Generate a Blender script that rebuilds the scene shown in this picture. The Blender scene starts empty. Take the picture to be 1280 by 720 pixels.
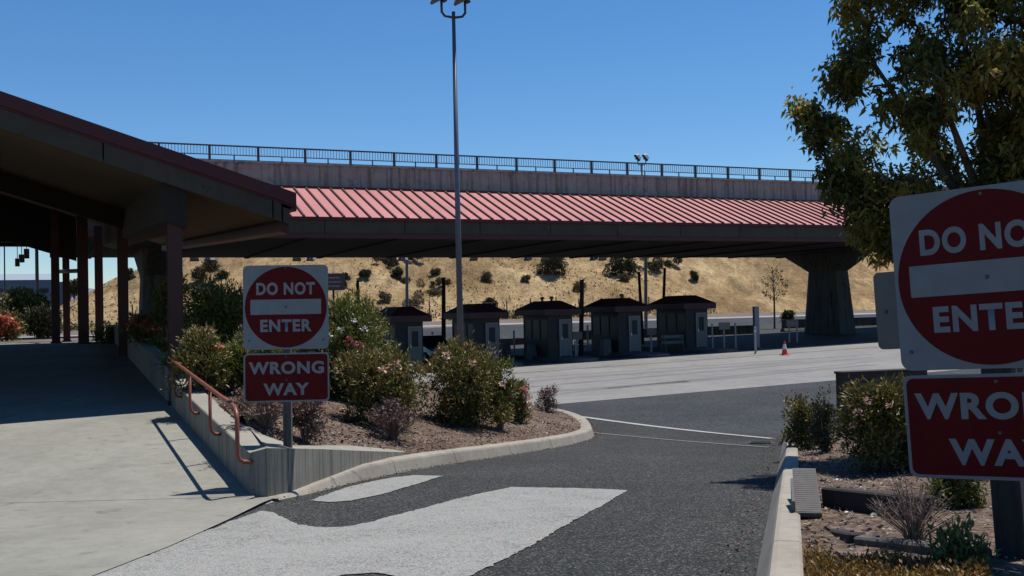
import bpy, bmesh, math, random
import numpy as np
from mathutils import Vector, Matrix, noise as mnoise

random.seed(7); RNG = np.random.default_rng(11)
R = math.radians
scene = bpy.context.scene
COL = scene.collection

# ------------------------------------------------------------------ camera
E = 3.0                                   # eye height over the datum
F = 1300.0
PITCH = math.atan(28/1300.0); ROLL = R(1.3)
f_ = Vector((0, math.cos(PITCH), math.sin(PITCH)))
u0 = Vector((0, -math.sin(PITCH), math.cos(PITCH)))
r0 = Vector((1, 0, 0))
u_ = math.cos(ROLL)*u0 + math.sin(ROLL)*r0
r_ = math.cos(ROLL)*r0 - math.sin(ROLL)*u0
EYE = Vector((0, 0, E))
cam_d = bpy.data.cameras.new('camera'); cam = bpy.data.objects.new('camera', cam_d); COL.objects.link(cam)
cam_d.sensor_width = 36; cam_d.lens = 36*F/1280; cam_d.clip_end = 20000; cam_d.clip_start = 0.05
M = Matrix.Identity(4)
for i in range(3):
    M[i][0] = r_[i]; M[i][1] = u_[i]; M[i][2] = -f_[i]; M[i][3] = EYE[i]
cam.matrix_world = M
scene.camera = cam

def ray(px, py):
    d = r_*((px-640)/F) + u_*((360-py)/F) + f_
    return d/d.y
def at(px, py, D): return EYE + ray(px, py)*D
def hit(px, py, fn, lo=1.0, hi=600.0):
    d = ray(px, py); p = lo
    step = 0.25; D = lo; prev = EYE + d*D; pv = prev.z - fn(prev.x, prev.y)
    while D < hi:
        D2 = D + step; q = EYE + d*D2; v = q.z - fn(q.x, q.y)
        if v <= 0:
            a, b = D, D2
            for _ in range(30):
                m = (a+b)/2; q = EYE + d*m
                if q.z - fn(q.x, q.y) > 0: a = m
                else: b = m
            return EYE + d*b
        D = D2; step = min(1.0, .25 + D*.005)
    return EYE + d*hi

# ------------------------------------------------------------------ frames
A2 = Vector((.9135, .4067)); U2 = Vector((-.4067, .9135))     # along the bridge, and away behind it
ROTA = math.atan2(.4067, .9135)
O2 = Vector((0, 53.0))
def st(s, t, z=0): p = O2 + A2*s + U2*t; return Vector((p.x, p.y, z))
def to_st(x, y): d = Vector((x, y)) - O2; return d.dot(A2), d.dot(U2)

def plaza(x, y): return E - 2.86 + .0188*(.914*x + .407*(y-51))
def smax(a, b, k=.12):
    h = max(k-abs(a-b), 0)/k
    return max(a, b) + h*h*k*.25
def ground(x, y):
    lp = E - 1.05 - .0785*y
    return smax(lp, plaza(x, y))
def walk(x, y):
    return E - 1.82 + .0508*(min(y, 31.5)-10.7)
def fbm(x, y, sc, o=3): return mnoise.fractal(Vector((x*sc, y*sc, 3.3)), 1.0, 2.0, o)
def sstep(a, b, x):
    t = max(0, min(1, (x-a)/(b-a))); return t*t*(3-2*t)
def terrain(x, y):
    s, t = to_st(x, y)
    z = E - 2.9 + .0188*s
    z = max(min(z, E-2.2), E-3.5)
    z += sstep(34, 47, t)*(E-1.45-z)
    crest = 1.0 + (s+24)*.42
    crest = max(.3, min(15.5, crest))
    if crest > 9: crest = 9 + (crest-9)*.85
    up = (t-70)/34.0
    if up > 0:
        g = up if up < .8 else .8 + .2*(1-math.exp(-(up-.8)/.2))
        g = min(g, 1)
        z += crest*g*1.02 + (fbm(x, y, .035)*2.4 + fbm(x, y, .13)*.9)*min(1, up*2.5)*min(1, crest/6)
    if t > 66: z += .5*sstep(66, 71, t)
    if t > 130: z -= (t-130)*.05
    return z

# ------------------------------------------------------------------ materials
def new_mat(name):
    m = bpy.data.materials.new(name); m.use_nodes = True
    nt = m.node_tree; b = nt.nodes['Principled BSDF']
    return m, nt, b
def N(nt, typ, **kw):
    n = nt.nodes.new(typ)
    for k, v in kw.items():
        if k.startswith('i_'):
            n.inputs[k[2:].replace('_', ' ')].default_value = v
        else: setattr(n, k, v)
    return n
def coords(nt, obj=True):
    tc = N(nt, 'ShaderNodeTexCoord'); return tc.outputs['Object']
def ramp(nt, fac, stops):
    r = N(nt, 'ShaderNodeValToRGB'); e = r.color_ramp.elements
    while len(e) < len(stops): e.new(.5)
    for el, (p, c) in zip(e, stops):
        el.position = p; el.color = (*c, 1) if len(c) == 3 else c
    nt.links.new(fac, r.inputs[0]); return r.outputs[0]
def noise_tex(nt, vec, scale, detail=4, rough=.55, dist=0):
    n = N(nt, 'ShaderNodeTexNoise'); n.inputs['Scale'].default_value = scale
    n.inputs['Detail'].default_value = detail; n.inputs['Roughness'].default_value = rough
    n.inputs['Distortion'].default_value = dist
    nt.links.new(vec, n.inputs['Vector']); return n.outputs['Fac']
def mixc(nt, fac, a, b, typ='MIX'):
    m = N(nt, 'ShaderNodeMix', data_type='RGBA', blend_type=typ)
    for v, s in ((fac, 0), (a, 6), (b, 7)):
        if hasattr(v, 'is_linked'): nt.links.new(v, m.inputs[s])
        else: m.inputs[s].default_value = v if s == 0 else ((*v, 1) if len(v) == 3 else v)
    return m.outputs[2]
def bump(nt, b, h, strength=.3, dist=.02):
    n = N(nt, 'ShaderNodeBump'); n.inputs['Strength'].default_value = strength; n.inputs['Distance'].default_value = dist
    nt.links.new(h, n.inputs['Height']); nt.links.new(n.outputs[0], b.inputs['Normal'])
def mul(c, k): return tuple(max(0, min(1, v*k)) for v in c)

def plain(name, c, rough=.6, var=.25, scale=3.0, metal=0, bmp=.0, spec=.4):
    m, nt, b = new_mat(name); v = coords(nt)
    n = noise_tex(nt, v, scale, 5, .6)
    col = ramp(nt, n, [(.25, mul(c, 1-var)), (.75, mul(c, 1+var))])
    nt.links.new(col, b.inputs['Base Color'])
    b.inputs['Roughness'].default_value = rough; b.inputs['Metallic'].default_value = metal
    b.inputs['Specular IOR Level'].default_value = spec
    if bmp: bump(nt, b, noise_tex(nt, v, scale*12, 4), bmp, .01)
    return m

def concrete(name, c, streak=False, scale=1.0):
    m, nt, b = new_mat(name); v = coords(nt)
    big = noise_tex(nt, v, .7*scale, 6, .6, .4); fine = noise_tex(nt, v, 45*scale, 3, .7); mid = noise_tex(nt, v, 6*scale, 5, .65)
    col = ramp(nt, big, [(.25, mul(c, .80)), (.5, c), (.75, mul(c, 1.14))])
    col = mixc(nt, 1, col, ramp(nt, mid, [(.3, (.84, .83, .81)), (.6, (1, 1, 1))]), 'MULTIPLY')
    col = mixc(nt, 1, col, ramp(nt, fine, [(.3, (.86, .86, .86)), (.62, (1, 1, 1))]), 'MULTIPLY')
    st1 = noise_tex(nt, v, 2.6*scale, 3, .5, 1.5)
    col = mixc(nt, 1, col, ramp(nt, st1, [(.27, (.70, .68, .65)), (.38, (1, 1, 1))]), 'MULTIPLY')
    gum = N(nt, 'ShaderNodeTexVoronoi'); gum.inputs['Scale'].default_value = 1.7*scale; nt.links.new(v, gum.inputs['Vector'])
    col = mixc(nt, 1, col, ramp(nt, gum.outputs['Distance'], [(.035, (.62, .61, .6)), (.06, (1, 1, 1))]), 'MULTIPLY')
    if streak:
        mp = N(nt, 'ShaderNodeMapping'); mp.inputs['Scale'].default_value = (3.0, 3.0, .12); nt.links.new(v, mp.inputs[0])
        s = noise_tex(nt, mp.outputs[0], 1.6, 4, .6)
        col = mixc(nt, 1, col, ramp(nt, s, [(.36, (.55, .52, .5)), (.52, (1, 1, 1)), (.7, (1.0, .98, .95))]), 'MULTIPLY')
    nt.links.new(col, b.inputs['Base Color']); b.inputs['Roughness'].default_value = .85
    b.inputs['Specular IOR Level'].default_value = .25
    bump(nt, b, fine, .25, .006)
    return m

def asphalt(name, dark, light, fleck, fs=70):
    m, nt, b = new_mat(name); v = coords(nt)
    vo = N(nt, 'ShaderNodeTexVoronoi'); vo.inputs['Scale'].default_value = fs; nt.links.new(v, vo.inputs['Vector'])
    big = noise_tex(nt, v, .35, 5, .6, .3)
    sep = N(nt, 'ShaderNodeSeparateColor'); nt.links.new(vo.outputs['Color'], sep.inputs[0])
    col = ramp(nt, sep.outputs[0], [(.0, mul(dark, .55)), (.45, dark), (.8, light), (.97, fleck)])
    tint = ramp(nt, sep.outputs[1], [(.0, (1.12, .98, .92)), (.5, (1, 1, 1)), (1, (.9, 1.0, 1.1))])
    col = mixc(nt, 1, col, tint, 'MULTIPLY')
    col = mixc(nt, 1, col, ramp(nt, big, [(.3, (.68, .68, .68)), (.7, (1.2, 1.2, 1.19))]), 'MULTIPLY')
    sm = noise_tex(nt, v, 9, 5, .7)
    col = mixc(nt, 1, col, ramp(nt, sm, [(.32, (.7, .7, .7)), (.6, (1.05, 1.05, 1.05))]), 'MULTIPLY')
    nt.links.new(col, b.inputs['Base Color']); b.inputs['Roughness'].default_value = .9
    b.inputs['Specular IOR Level'].default_value = .2
    bump(nt, b, vo.outputs['Distance'], .5, .012)
    return m

def paint_road(name, c, wear=.42):
    m, nt, b = new_mat(name); v = coords(nt)
    vo = N(nt, 'ShaderNodeTexVoronoi'); vo.inputs['Scale'].default_value = 88; nt.links.new(v, vo.inputs['Vector'])
    sep = N(nt, 'ShaderNodeSeparateColor'); nt.links.new(vo.outputs['Color'], sep.inputs[0])
    big = noise_tex(nt, v, .9, 6, .7, .6); mid = noise_tex(nt, v, 7, 5, .7)
    a1 = N(nt, 'ShaderNodeMath', operation='MULTIPLY_ADD'); nt.links.new(big, a1.inputs[0]); a1.inputs[1].default_value = .9; nt.links.new(sep.outputs[0], a1.inputs[2])
    a2 = N(nt, 'ShaderNodeMath', operation='MULTIPLY_ADD'); nt.links.new(mid, a2.inputs[0]); a2.inputs[1].default_value = .7; nt.links.new(a1.outputs[0], a2.inputs[2])
    a3 = N(nt, 'ShaderNodeMath', operation='MULTIPLY'); nt.links.new(a2.outputs[0], a3.inputs[0]); a3.inputs[1].default_value = .5
    col = ramp(nt, a3.outputs[0], [(.0, (.03, .031, .031)), (wear-.09, (.06, .062, .061)), (wear+.03, mul(c, .72)), (wear+.30, mul(c, 1.12))])
    tint = ramp(nt, sep.outputs[1], [(.0, (1.12, .96, .92)), (.5, (1, 1, .98)), (1, (.90, 1.0, 1.06))])
    col = mixc(nt, 1, col, tint, 'MULTIPLY')
    nt.links.new(col, b.inputs['Base Color']); b.inputs['Roughness'].default_value = .85; b.inputs['Specular IOR Level'].default_value = .2
    bump(nt, b, vo.outputs['Distance'], .5, .012)
    return m

def soil(name, c1, c2, c3):
    m, nt, b = new_mat(name); v = coords(nt)
    n1 = noise_tex(nt, v, 1.1, 6, .65, .5); n2 = noise_tex(nt, v, 22, 5, .75)
    vo = N(nt, 'ShaderNodeTexVoronoi'); vo.inputs['Scale'].default_value = 26; nt.links.new(v, vo.inputs['Vector'])
    sep = N(nt, 'ShaderNodeSeparateColor'); nt.links.new(vo.outputs['Color'], sep.inputs[0])
    col = ramp(nt, n1, [(.28, c1), (.5, c2), (.72, c3)])
    col = mixc(nt, 1, col, ramp(nt, n2, [(.3, (.5, .48, .46)), (.62, (1.1, 1.1, 1.1))]), 'MULTIPLY')
    col = mixc(nt, 1, col, ramp(nt, sep.outputs[0], [(.0, (.6, .58, .56)), (.6, (1, 1, 1)), (.95, (1.5, 1.45, 1.4))]), 'MULTIPLY')
    nt.links.new(col, b.inputs['Base Color']); b.inputs['Roughness'].default_value = 1
    b.inputs['Specular IOR Level'].default_value = .1
    bump(nt, b, n2, .8, .05)
    return m

def drygrass(name):
    m, nt, b = new_mat(name); v = coords(nt)
    n1 = noise_tex(nt, v, .055, 7, .66, .8)
    mp = N(nt, 'ShaderNodeMapping'); mp.inputs['Rotation'].default_value = (0, 0, -ROTA); mp.inputs['Scale'].default_value = (1.3, .55, 1.0); nt.links.new(v, mp.inputs[0])
    n2 = noise_tex(nt, mp.outputs[0], .55, 8, .74, .6); n3 = noise_tex(nt, v, 3.2, 5, .75)
    col = ramp(nt, n1, [(.28, (.19, .13, .075)), (.42, (.32, .23, .13)), (.55, (.45, .335, .195)), (.66, (.54, .42, .26)), (.78, (.40, .30, .19))])
    col = mixc(nt, 1, col, ramp(nt, n2, [(.30, (.42, .40, .38)), (.46, (.86, .84, .8)), (.62, (1.2, 1.18, 1.12))]), 'MULTIPLY')
    col = mixc(nt, 1, col, ramp(nt, n3, [(.3, (.62, .6, .56)), (.65, (1.15, 1.12, 1.08))]), 'MULTIPLY')
    n5 = noise_tex(nt, mp.outputs[0], .16, 7, .72, 1.2)
    msk = ramp(nt, n5, [(.53, (0, 0, 0)), (.64, (.75, .75, .75))])
    col = mixc(nt, msk, col, (.155, .118, .066))
    nt.links.new(col, b.inputs['Base Color']); b.inputs['Roughness'].default_value = 1
    b.inputs['Specular IOR Level'].default_value = .05
    h = noise_tex(nt, v, 1.4, 8, .8); bump(nt, b, h, 1.0, .5)
    return m

LEAFK = .92
def leafmat(name, stops, trans=.25, rough=.5):
    m, nt, b = new_mat(name)
    at_ = N(nt, 'ShaderNodeAttribute', attribute_name='tone')
    col = ramp(nt, at_.outputs['Fac'], [(p, mul(c, LEAFK)) for p, c in stops])
    nt.links.new(col, b.inputs['Base Color']); b.inputs['Roughness'].default_value = rough
    b.inputs['Specular IOR Level'].default_value = .35
    if trans:
        t = N(nt, 'ShaderNodeBsdfTranslucent'); nt.links.new(col, t.inputs[0])
        mx = N(nt, 'ShaderNodeMixShader'); mx.inputs[0].default_value = trans
        out = nt.nodes['Material Output']
        nt.links.new(b.outputs[0], mx.inputs[1]); nt.links.new(t.outputs[0], mx.inputs[2]); nt.links.new(mx.outputs[0], out.inputs[0])
    return m

def wood(name, c):
    m, nt, b = new_mat(name); v = coords(nt)
    mp = N(nt, 'ShaderNodeMapping'); mp.inputs['Scale'].default_value = (9, 9, .8); nt.links.new(v, mp.inputs[0])
    n = noise_tex(nt, mp.outputs[0], 4, 6, .7, .6)
    col = ramp(nt, n, [(.3, mul(c, .5)), (.55, c), (.75, mul(c, 1.35))])
    nt.links.new(col, b.inputs['Base Color']); b.inputs['Roughness'].default_value = .9
    bump(nt, b, n, .5, .01); return m

def formed_wall(name, c):
    m, nt, b = new_mat(name); v = coords(nt)
    mp = N(nt, 'ShaderNodeMapping'); mp.inputs['Scale'].default_value = (9, 9, .25); nt.links.new(v, mp.inputs[0])
    s = noise_tex(nt, mp.outputs[0], 1.4, 4, .65); fine = noise_tex(nt, v, 40, 3, .7); big = noise_tex(nt, v, 1.5, 5, .6)
    geo = N(nt, 'ShaderNodeNewGeometry'); sp = N(nt, 'ShaderNodeSeparateXYZ'); nt.links.new(geo.outputs['Normal'], sp.inputs[0])
    side = ramp(nt, s, [(.38, (.45, .45, .43)), (.52, (.9, .9, .88)), (.7, (1.05, 1.05, 1.02))])
    base = ramp(nt, big, [(.3, mul(c, .82)), (.7, mul(c, 1.12))])
    streaked = mixc(nt, 1, base, side, 'MULTIPLY')
    up = ramp(nt, sp.outputs[2], [(.5, (0, 0, 0)), (.7, (1, 1, 1))])
    col = mixc(nt, up, streaked, base)
    col = mixc(nt, 1, col, ramp(nt, fine, [(.3, (.86, .86, .86)), (.62, (1, 1, 1))]), 'MULTIPLY')
    nt.links.new(col, b.inputs['Base Color']); b.inputs['Roughness'].default_value = .85
    bump(nt, b, fine, .25, .006); return m

MT = {}
MT['ramp'] = concrete('ramp concrete', (.225, .222, .192))
MT['kerb'] = concrete('kerb concrete', (.285, .26, .22), scale=1.5)
MT['plaza_c'] = concrete('plaza concrete', (.205, .20, .192), scale=.35)
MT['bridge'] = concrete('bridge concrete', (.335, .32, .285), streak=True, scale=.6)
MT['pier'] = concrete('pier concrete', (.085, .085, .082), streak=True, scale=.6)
MT['wall'] = formed_wall('board formed concrete', (.24, .226, .19))
MT['island'] = concrete('island concrete', (.10, .098, .095))
MT['lane'] = asphalt('coarse asphalt', (.023, .025, .025), (.042, .045, .043), (.15, .145, .135), 88)
MT['plaza_a'] = asphalt('plaza asphalt', (.034, .037, .042), (.046, .050, .057), (.09, .09, .096), 40)
MT['far_road'] = concrete('far road', (.26, .255, .25), scale=.2)
MT['paint'] = paint_road('worn road paint', (.235, .237, .226), .425)
MT['paint_line'] = paint_road('worn line paint', (.34, .335, .325), .44)
MT['soil'] = soil('bed soil', (.085, .06, .046), (.15, .11, .085), (.215, .165, .13))
MT['gravel'] = soil('verge gravel', (.12, .10, .09), (.16, .14, .122), (.20, .175, .155))
MT['field'] = soil('open ground', (.20, .15, .09), (.27, .2, .12), (.33, .26, .17))
MT['hill'] = drygrass('dry hill grass')
MT['roof'] = plain('red metal roof', (.40, .158, .155), .6, .16, .30, spec=.2)
MT['rib'] = plain('roof batten', (.05, .008, .009), .6, .15, 1)  # darker red than the roof, painting in the ribs' shadow lines
MT['trim'] = plain('red trim', (.06, .009, .010), .55, .15, 1.5)
MT['post_red'] = plain('post paint', (.048, .012, .009), .55, .2, 1.5)
MT['fascia'] = concrete('stucco fascia', (.066, .056, .044))
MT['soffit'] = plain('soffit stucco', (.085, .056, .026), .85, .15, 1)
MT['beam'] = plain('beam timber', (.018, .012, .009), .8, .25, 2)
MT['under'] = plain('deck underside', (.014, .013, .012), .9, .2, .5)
MT['rail_red'] = plain('orange red rail paint', (.20, .058, .034), .45, .18, 5, bmp=.1)
MT['rail_grey'] = plain('weathered railing steel', (.06, .05, .055), .6, .2, 2)
MT['pole'] = plain('galvanised pole', (.13, .15, .18), .45, .15, 2, metal=.5)
MT['pole_far'] = plain('far galvanised pole', (.15, .155, .16), .5, .15, 2, metal=.3)
MT['lamp_body'] = plain('lamp housing', (.045, .045, .05), .5, .2, 4)
MT['lamp_top'] = plain('lamp casing pale', (.55, .55, .55), .45, .1, 4)
MT['white'] = plain('sign white', (.19, .20, .207), .5, .10, 9, spec=.12)
MT['sign_red'] = plain('sign red', (.085, .003, .004), .5, .16, 6, spec=.12)
MT['sign_back'] = plain('sign aluminium', (.10, .103, .106), .45, .10, 8, metal=.4)
MT['bolt'] = plain('bolt steel', (.10, .10, .10), .5, .2, 30, metal=.6)
MT['post_wood'] = wood('weathered post', (.085, .075, .065))
MT['post_dark'] = wood('dark treated post', (.03, .025, .022))
MT['tie'] = wood('old railway tie', (.022, .018, .015))
MT['dark_pole'] = plain('creosoted pole', (.018, .015, .013), .8, .3, 3)
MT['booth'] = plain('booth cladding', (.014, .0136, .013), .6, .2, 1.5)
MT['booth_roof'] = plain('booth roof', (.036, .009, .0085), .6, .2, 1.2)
MT['door'] = plain('booth door', (.115, .12, .117), .5, .1, 2)
MT['frame'] = plain('booth frame', (.16, .157, .148), .5, .1, 2)
MT['tan'] = plain('tan sign', (.24, .19, .155), .6, .12, 3)
MT['boll'] = plain('bollard white', (.30, .30, .295), .5, .12, 5)
MT['orange'] = plain('cone orange', (.50, .06, .02), .5, .12, 8)
MT['cone_base'] = plain('cone rubber', (.05, .045, .045), .8, .2, 8)
MT['reflect'] = plain('cone band', (.65, .64, .62), .4, .1, 8)
MT['black'] = plain('black box', (.02, .02, .02), .6, .3, 4)
MT['brown_sign'] = plain('brown sign', (.065, .045, .042), .5, .2, 5)
MT['car'] = plain('dark car paint', (.022, .026, .034), .25, .1, 2, spec=.6)
MT['tyre'] = plain('tyre', (.02, .02, .02), .9, .2, 6)
MT['chrome'] = plain('bright trim', (.6, .6, .6), .25, .1, 6, metal=.8)
MT['blue_wall'] = plain('blue grey cladding', (.055, .095, .17), .7, .15, .05)
MT['pale_wall'] = plain('pale roof sheet', (.22, .27, .33), .7, .1, .05)
MT['far_hills'] = plain('far hills with painted haze', (.13, .17, .23), 1, .12, .004)  # distance haze is put into this blue-grey base colour
MT['bark'] = wood('tree bark', (.13, .10, .075))
MT['twig'] = plain('dry twig', (.17, .12, .10), .9, .3, 10)
MT['grate'] = plain('rusted plate', (.065, .060, .056), .7, .25, 14)
MT['wallbox'] = plain('dark low wall paint', (.035, .030, .028), .8, .25, 2)
g, nt, b = new_mat('window glass'); b.inputs['Base Color'].default_value = (.02, .024, .028, 1); b.inputs['Roughness'].default_value = .35; b.inputs['Specular IOR Level'].default_value = .15
MT['glass'] = g
g, nt, b = new_mat('lamp lens'); b.inputs['Base Color'].default_value = (.8, .82, .84, 1); b.inputs['Roughness'].default_value = .2
MT['lens'] = g
GREEN = [(0, (.018, .026, .010)), (.35, (.035, .050, .016)), (.7, (.075, .085, .022)), (.92, (.13, .12, .03)), (1, (.22, .17, .05))]
MT['leaf_tree'] = leafmat('tree leaves', [(0, (.05, .057, .017)), (.35, (.12, .128, .030)), (.7, (.26, .235, .05)), (.9, (.36, .27, .055)), (1, (.5, .34, .08))], .5, .5)
MT['leaf_ole'] = leafmat('oleander leaves', [(0, (.030, .042, .012)), (.35, (.075, .098, .022)), (.7, (.165, .175, .036)), (1, (.27, .225, .06))], .25)
MT['leaf_mix'] = leafmat('browning leaves', [(0, (.038, .038, .014)), (.3, (.085, .088, .024)), (.58, (.155, .145, .034)), (.84, (.25, .175, .055)), (1, (.40, .235, .12))], .2)
MT['leaf_dry'] = leafmat('dry leaves', [(0, (.075, .045, .038)), (.5, (.15, .095, .080)), (.85, (.23, .16, .135)), (1, (.30, .11, .10))], .1, .8)
MT['leaf_gold'] = leafmat('orange ground cover', [(0, (.07, .05, .014)), (.4, (.17, .11, .025)), (.75, (.28, .16, .035)), (1, (.36, .16, .05))], .2)
MT['leaf_fresh'] = leafmat('fresh leaves', [(0, (.05, .08, .025)), (.6, (.11, .16, .05)), (1, (.2, .24, .09))], .25)
MT['leaf_hill'] = leafmat('hill scrub leaves', [(0, (.024, .026, .012)), (.6, (.06, .060, .028)), (1, (.11, .10, .048))], .1, .8)
MT['leaf_scrub'] = leafmat('pale scrub leaves', [(0, (.085, .065, .032)), (.6, (.15, .115, .055)), (1, (.22, .17, .085))], .1, .8)
MT['petal_pink'] = leafmat('pink petals', [(0, (.60, .12, .12)), (1, (.78, .30, .28))], .3)
MT['petal_pale'] = leafmat('pale petals', [(0, (.50, .28, .22)), (1, (.66, .46, .38))], .3)
MT['petal_white'] = leafmat('white petals', [(0, (.7, .66, .58)), (1, (.82, .8, .74))], .3)
MT['petal_coral'] = leafmat('coral petals', [(0, (.38, .09, .05)), (1, (.66, .24, .15))], .25)
MT['chips'] = leafmat('bark chips', [(0, (.09, .06, .05)), (.45, (.20, .15, .125)), (.85, (.34, .28, .24)), (1, (.62, .58, .53))], 0, .9)
MT['stones'] = leafmat('pale stone chips', [(0, (.10, .09, .085)), (.6, (.26, .24, .225)), (1, (.55, .53, .5))], 0, .9)
MT['litter'] = leafmat('leaf litter', [(0, (.07, .045, .03)), (.5, (.16, .10, .07)), (1, (.33, .22, .15))], 0, .9)

# ------------------------------------------------------------------ mesh helpers
class MB:
    def __init__(self): self.v = []; self.f = []; self.m = []
    def add(self, vs, fs, mi=0):
        o = len(self.v); self.v += [tuple(p) for p in vs]; self.f += [tuple(i+o for i in q) for q in fs]; self.m += [mi]*len(fs)
    def box(self, x0, x1, y0, y1, z0, z1, mat=None, mi=0):
        vs = [Vector((x, y, z)) for z in (z0, z1) for y in (y0, y1) for x in (x0, x1)]
        if mat is not None: vs = [mat @ p for p in vs]
        self.add(vs, [(0, 2, 3, 1), (4, 5, 7, 6), (0, 1, 5, 4), (2, 6, 7, 3), (0, 4, 6, 2), (1, 3, 7, 5)], mi)
    def hexa(self, lo, hi, mi=0):
        n = len(lo)
        fs = [tuple(range(n-1, -1, -1)), tuple(range(n, 2*n))] + [(i, (i+1) % n, n+(i+1) % n, n+i) for i in range(n)]
        self.add(list(lo)+list(hi), fs, mi)
    def tube(self, pts, rad, n=10, cap=True, mi=0):
        pts = [Vector(p) for p in pts]
        if not hasattr(rad, '__len__'): rad = [rad]*len(pts)
        rings = []; prevx = None
        for i, p in enumerate(pts):
            if i == 0: d = pts[1]-p
            elif i == len(pts)-1: d = p-pts[i-1]
            else: d = (pts[i+1]-p).normalized() + (p-pts[i-1]).normalized()
            d.normalize()
            x = prevx if prevx is not None else (Vector((1, 0, 0)) if abs(d.x) < .9 else Vector((0, 1, 0)))
            x = (x - d*x.dot(d)).normalized(); y = d.cross(x); prevx = x
            rings.append([p + (x*math.cos(a)+y*math.sin(a))*rad[i] for a in [2*math.pi*k/n for k in range(n)]])
        vs = [q for r in rings for q in r]; fs = []
        for i in range(len(pts)-1):
            for k in range(n): fs.append((i*n+k, i*n+(k+1) % n, (i+1)*n+(k+1) % n, (i+1)*n+k))
        if cap: fs.append(tuple(range(n-1, -1, -1))); fs.append(tuple(range((len(pts)-1)*n, len(pts)*n)))
        self.add(vs, fs, mi)
    def lathe(self, prof, n=20, origin=Vector((0, 0, 0)), mi=0):
        vs = []; fs = []
        for r, z in prof:
            for k in range(n):
                a = 2*math.pi*k/n; vs.append(Vector(origin)+Vector((r*math.cos(a), r*math.sin(a), z)))
        for i in range(len(prof)-1):
            for k in range(n): fs.append((i*n+k, i*n+(k+1) % n, (i+1)*n+(k+1) % n, (i+1)*n+k))
        fs.append(tuple(range(n-1, -1, -1))); fs.append(tuple(range((len(prof)-1)*n, len(prof)*n)))
        self.add(vs, fs, mi)
    def build(self, name, mat, parent=None, smooth=False, bevel=0, bseg=1):
        me = bpy.data.meshes.new(name); me.from_pydata(self.v, [], self.f)
        mats = mat if isinstance(mat, (list, tuple)) else [mat]
        for mm in mats: me.materials.append(mm)
        if len(mats) > 1: me.polygons.foreach_set('material_index', self.m)
        if bevel:
            bm = bmesh.new(); bm.from_mesh(me); bmesh.ops.remove_doubles(bm, verts=bm.verts, dist=1e-5)
            es = [e for e in bm.edges if len(e.link_faces) == 2 and e.calc_face_angle(0) > .5]
            bmesh.ops.bevel(bm, geom=es, offset=bevel, segments=bseg, affect='EDGES', profile=.5, clamp_overlap=True)
            bmesh.ops.recalc_face_normals(bm, faces=bm.faces); bm.to_mesh(me); bm.free()
        else:
            bm = bmesh.new(); bm.from_mesh(me); bmesh.ops.recalc_face_normals(bm, faces=bm.faces); bm.to_mesh(me); bm.free()
        if smooth:
            me.polygons.foreach_set('use_smooth', [True]*len(me.polygons))
            me.update()
        o = bpy.data.objects.new(name, me); COL.objects.link(o)
        if parent is not None: o.parent = parent
        return o
def tag(o, label=None, cat=None, group=None, kind=None):
    if label: o['label'] = label
    if cat: o['category'] = cat
    if group: o['group'] = group
    if kind: o['kind'] = kind
    return o
def thing(name, label, cat, loc=(0, 0, 0), rz=0, group=None):
    o = bpy.data.objects.new(name, None); COL.objects.link(o); o.location = loc; o.rotation_euler = (0, 0, rz)
    o.empty_display_size = .2
    return tag(o, label, cat, group)
CH = {}
def kids(o): return [c for c in bpy.data.objects if c.parent == o]
def copy_tree(o, parent=None):
    c = o.copy(); COL.objects.link(c)
    if parent is not None: c.parent = parent
    for k in kids(o): copy_tree(k, c)
    return c
def dup(root, loc, rz, label, group=None):
    c = copy_tree(root); c.location = loc; c.rotation_euler = (0, 0, rz); c['label'] = label
    if group: c['group'] = group
    return c
def struct(name, mb, mat, **kw): return tag(mb.build(name, mat, **kw), kind='structure')
def sheet(name, fn, xs, ys, mat, mask=None):
    mb = MB(); idx = {}
    for j, y in enumerate(ys):
        for i, x in enumerate(xs):
            idx[(i, j)] = len(mb.v); mb.v.append((x, y, fn(x, y)))
    for j in range(len(ys)-1):
        for i in range(len(xs)-1):
            mb.f.append((idx[(i, j)], idx[(i+1, j)], idx[(i+1, j+1)], idx[(i, j+1)])); mb.m.append(0)
    return mb
def poly_sheet(pts2, fn, cell=.5):
    """flat polygon draped on fn, cut up finely so that it follows the ground"""
    bm = bmesh.new(); vs = [bm.verts.new((p[0], p[1], 0)) for p in pts2]
    bm.faces.new(vs)
    xs = [p[0] for p in pts2]; ys = [p[1] for p in pts2]
    for ax, lo, hi in ((0, min(xs), max(xs)), (1, min(ys), max(ys))):
        k = lo + cell
        while k < hi:
            no = (1, 0, 0) if ax == 0 else (0, 1, 0); co = (k, 0, 0) if ax == 0 else (0, k, 0)
            bmesh.ops.bisect_plane(bm, geom=bm.verts[:]+bm.edges[:]+bm.faces[:], plane_co=co, plane_no=no); k += cell
    mb = MB(); bm.verts.index_update()
    mb.v = [(v.co.x, v.co.y, fn(v.co.x, v.co.y)) for v in bm.verts]
    for f in bm.faces: mb.f.append(tuple(v.index for v in f.verts)); mb.m.append(0)
    bm.free(); return mb
def loft(front, rear, n, bumpf=None):
    mb = MB(); m = len(front)
    for j in range(n+1):
        t = j/n
        for i in range(m):
            p = front[i].lerp(rear[i], t)
            if bumpf and 0 < j < n: p = p + Vector((0, 0, bumpf(p.x, p.y, t)))
            mb.v.append(tuple(p))
    for j in range(n):
        for i in range(m-1): mb.f.append((j*m+i, j*m+i+1, (j+1)*m+i+1, (j+1)*m+i)); mb.m.append(0)
    return mb
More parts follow.
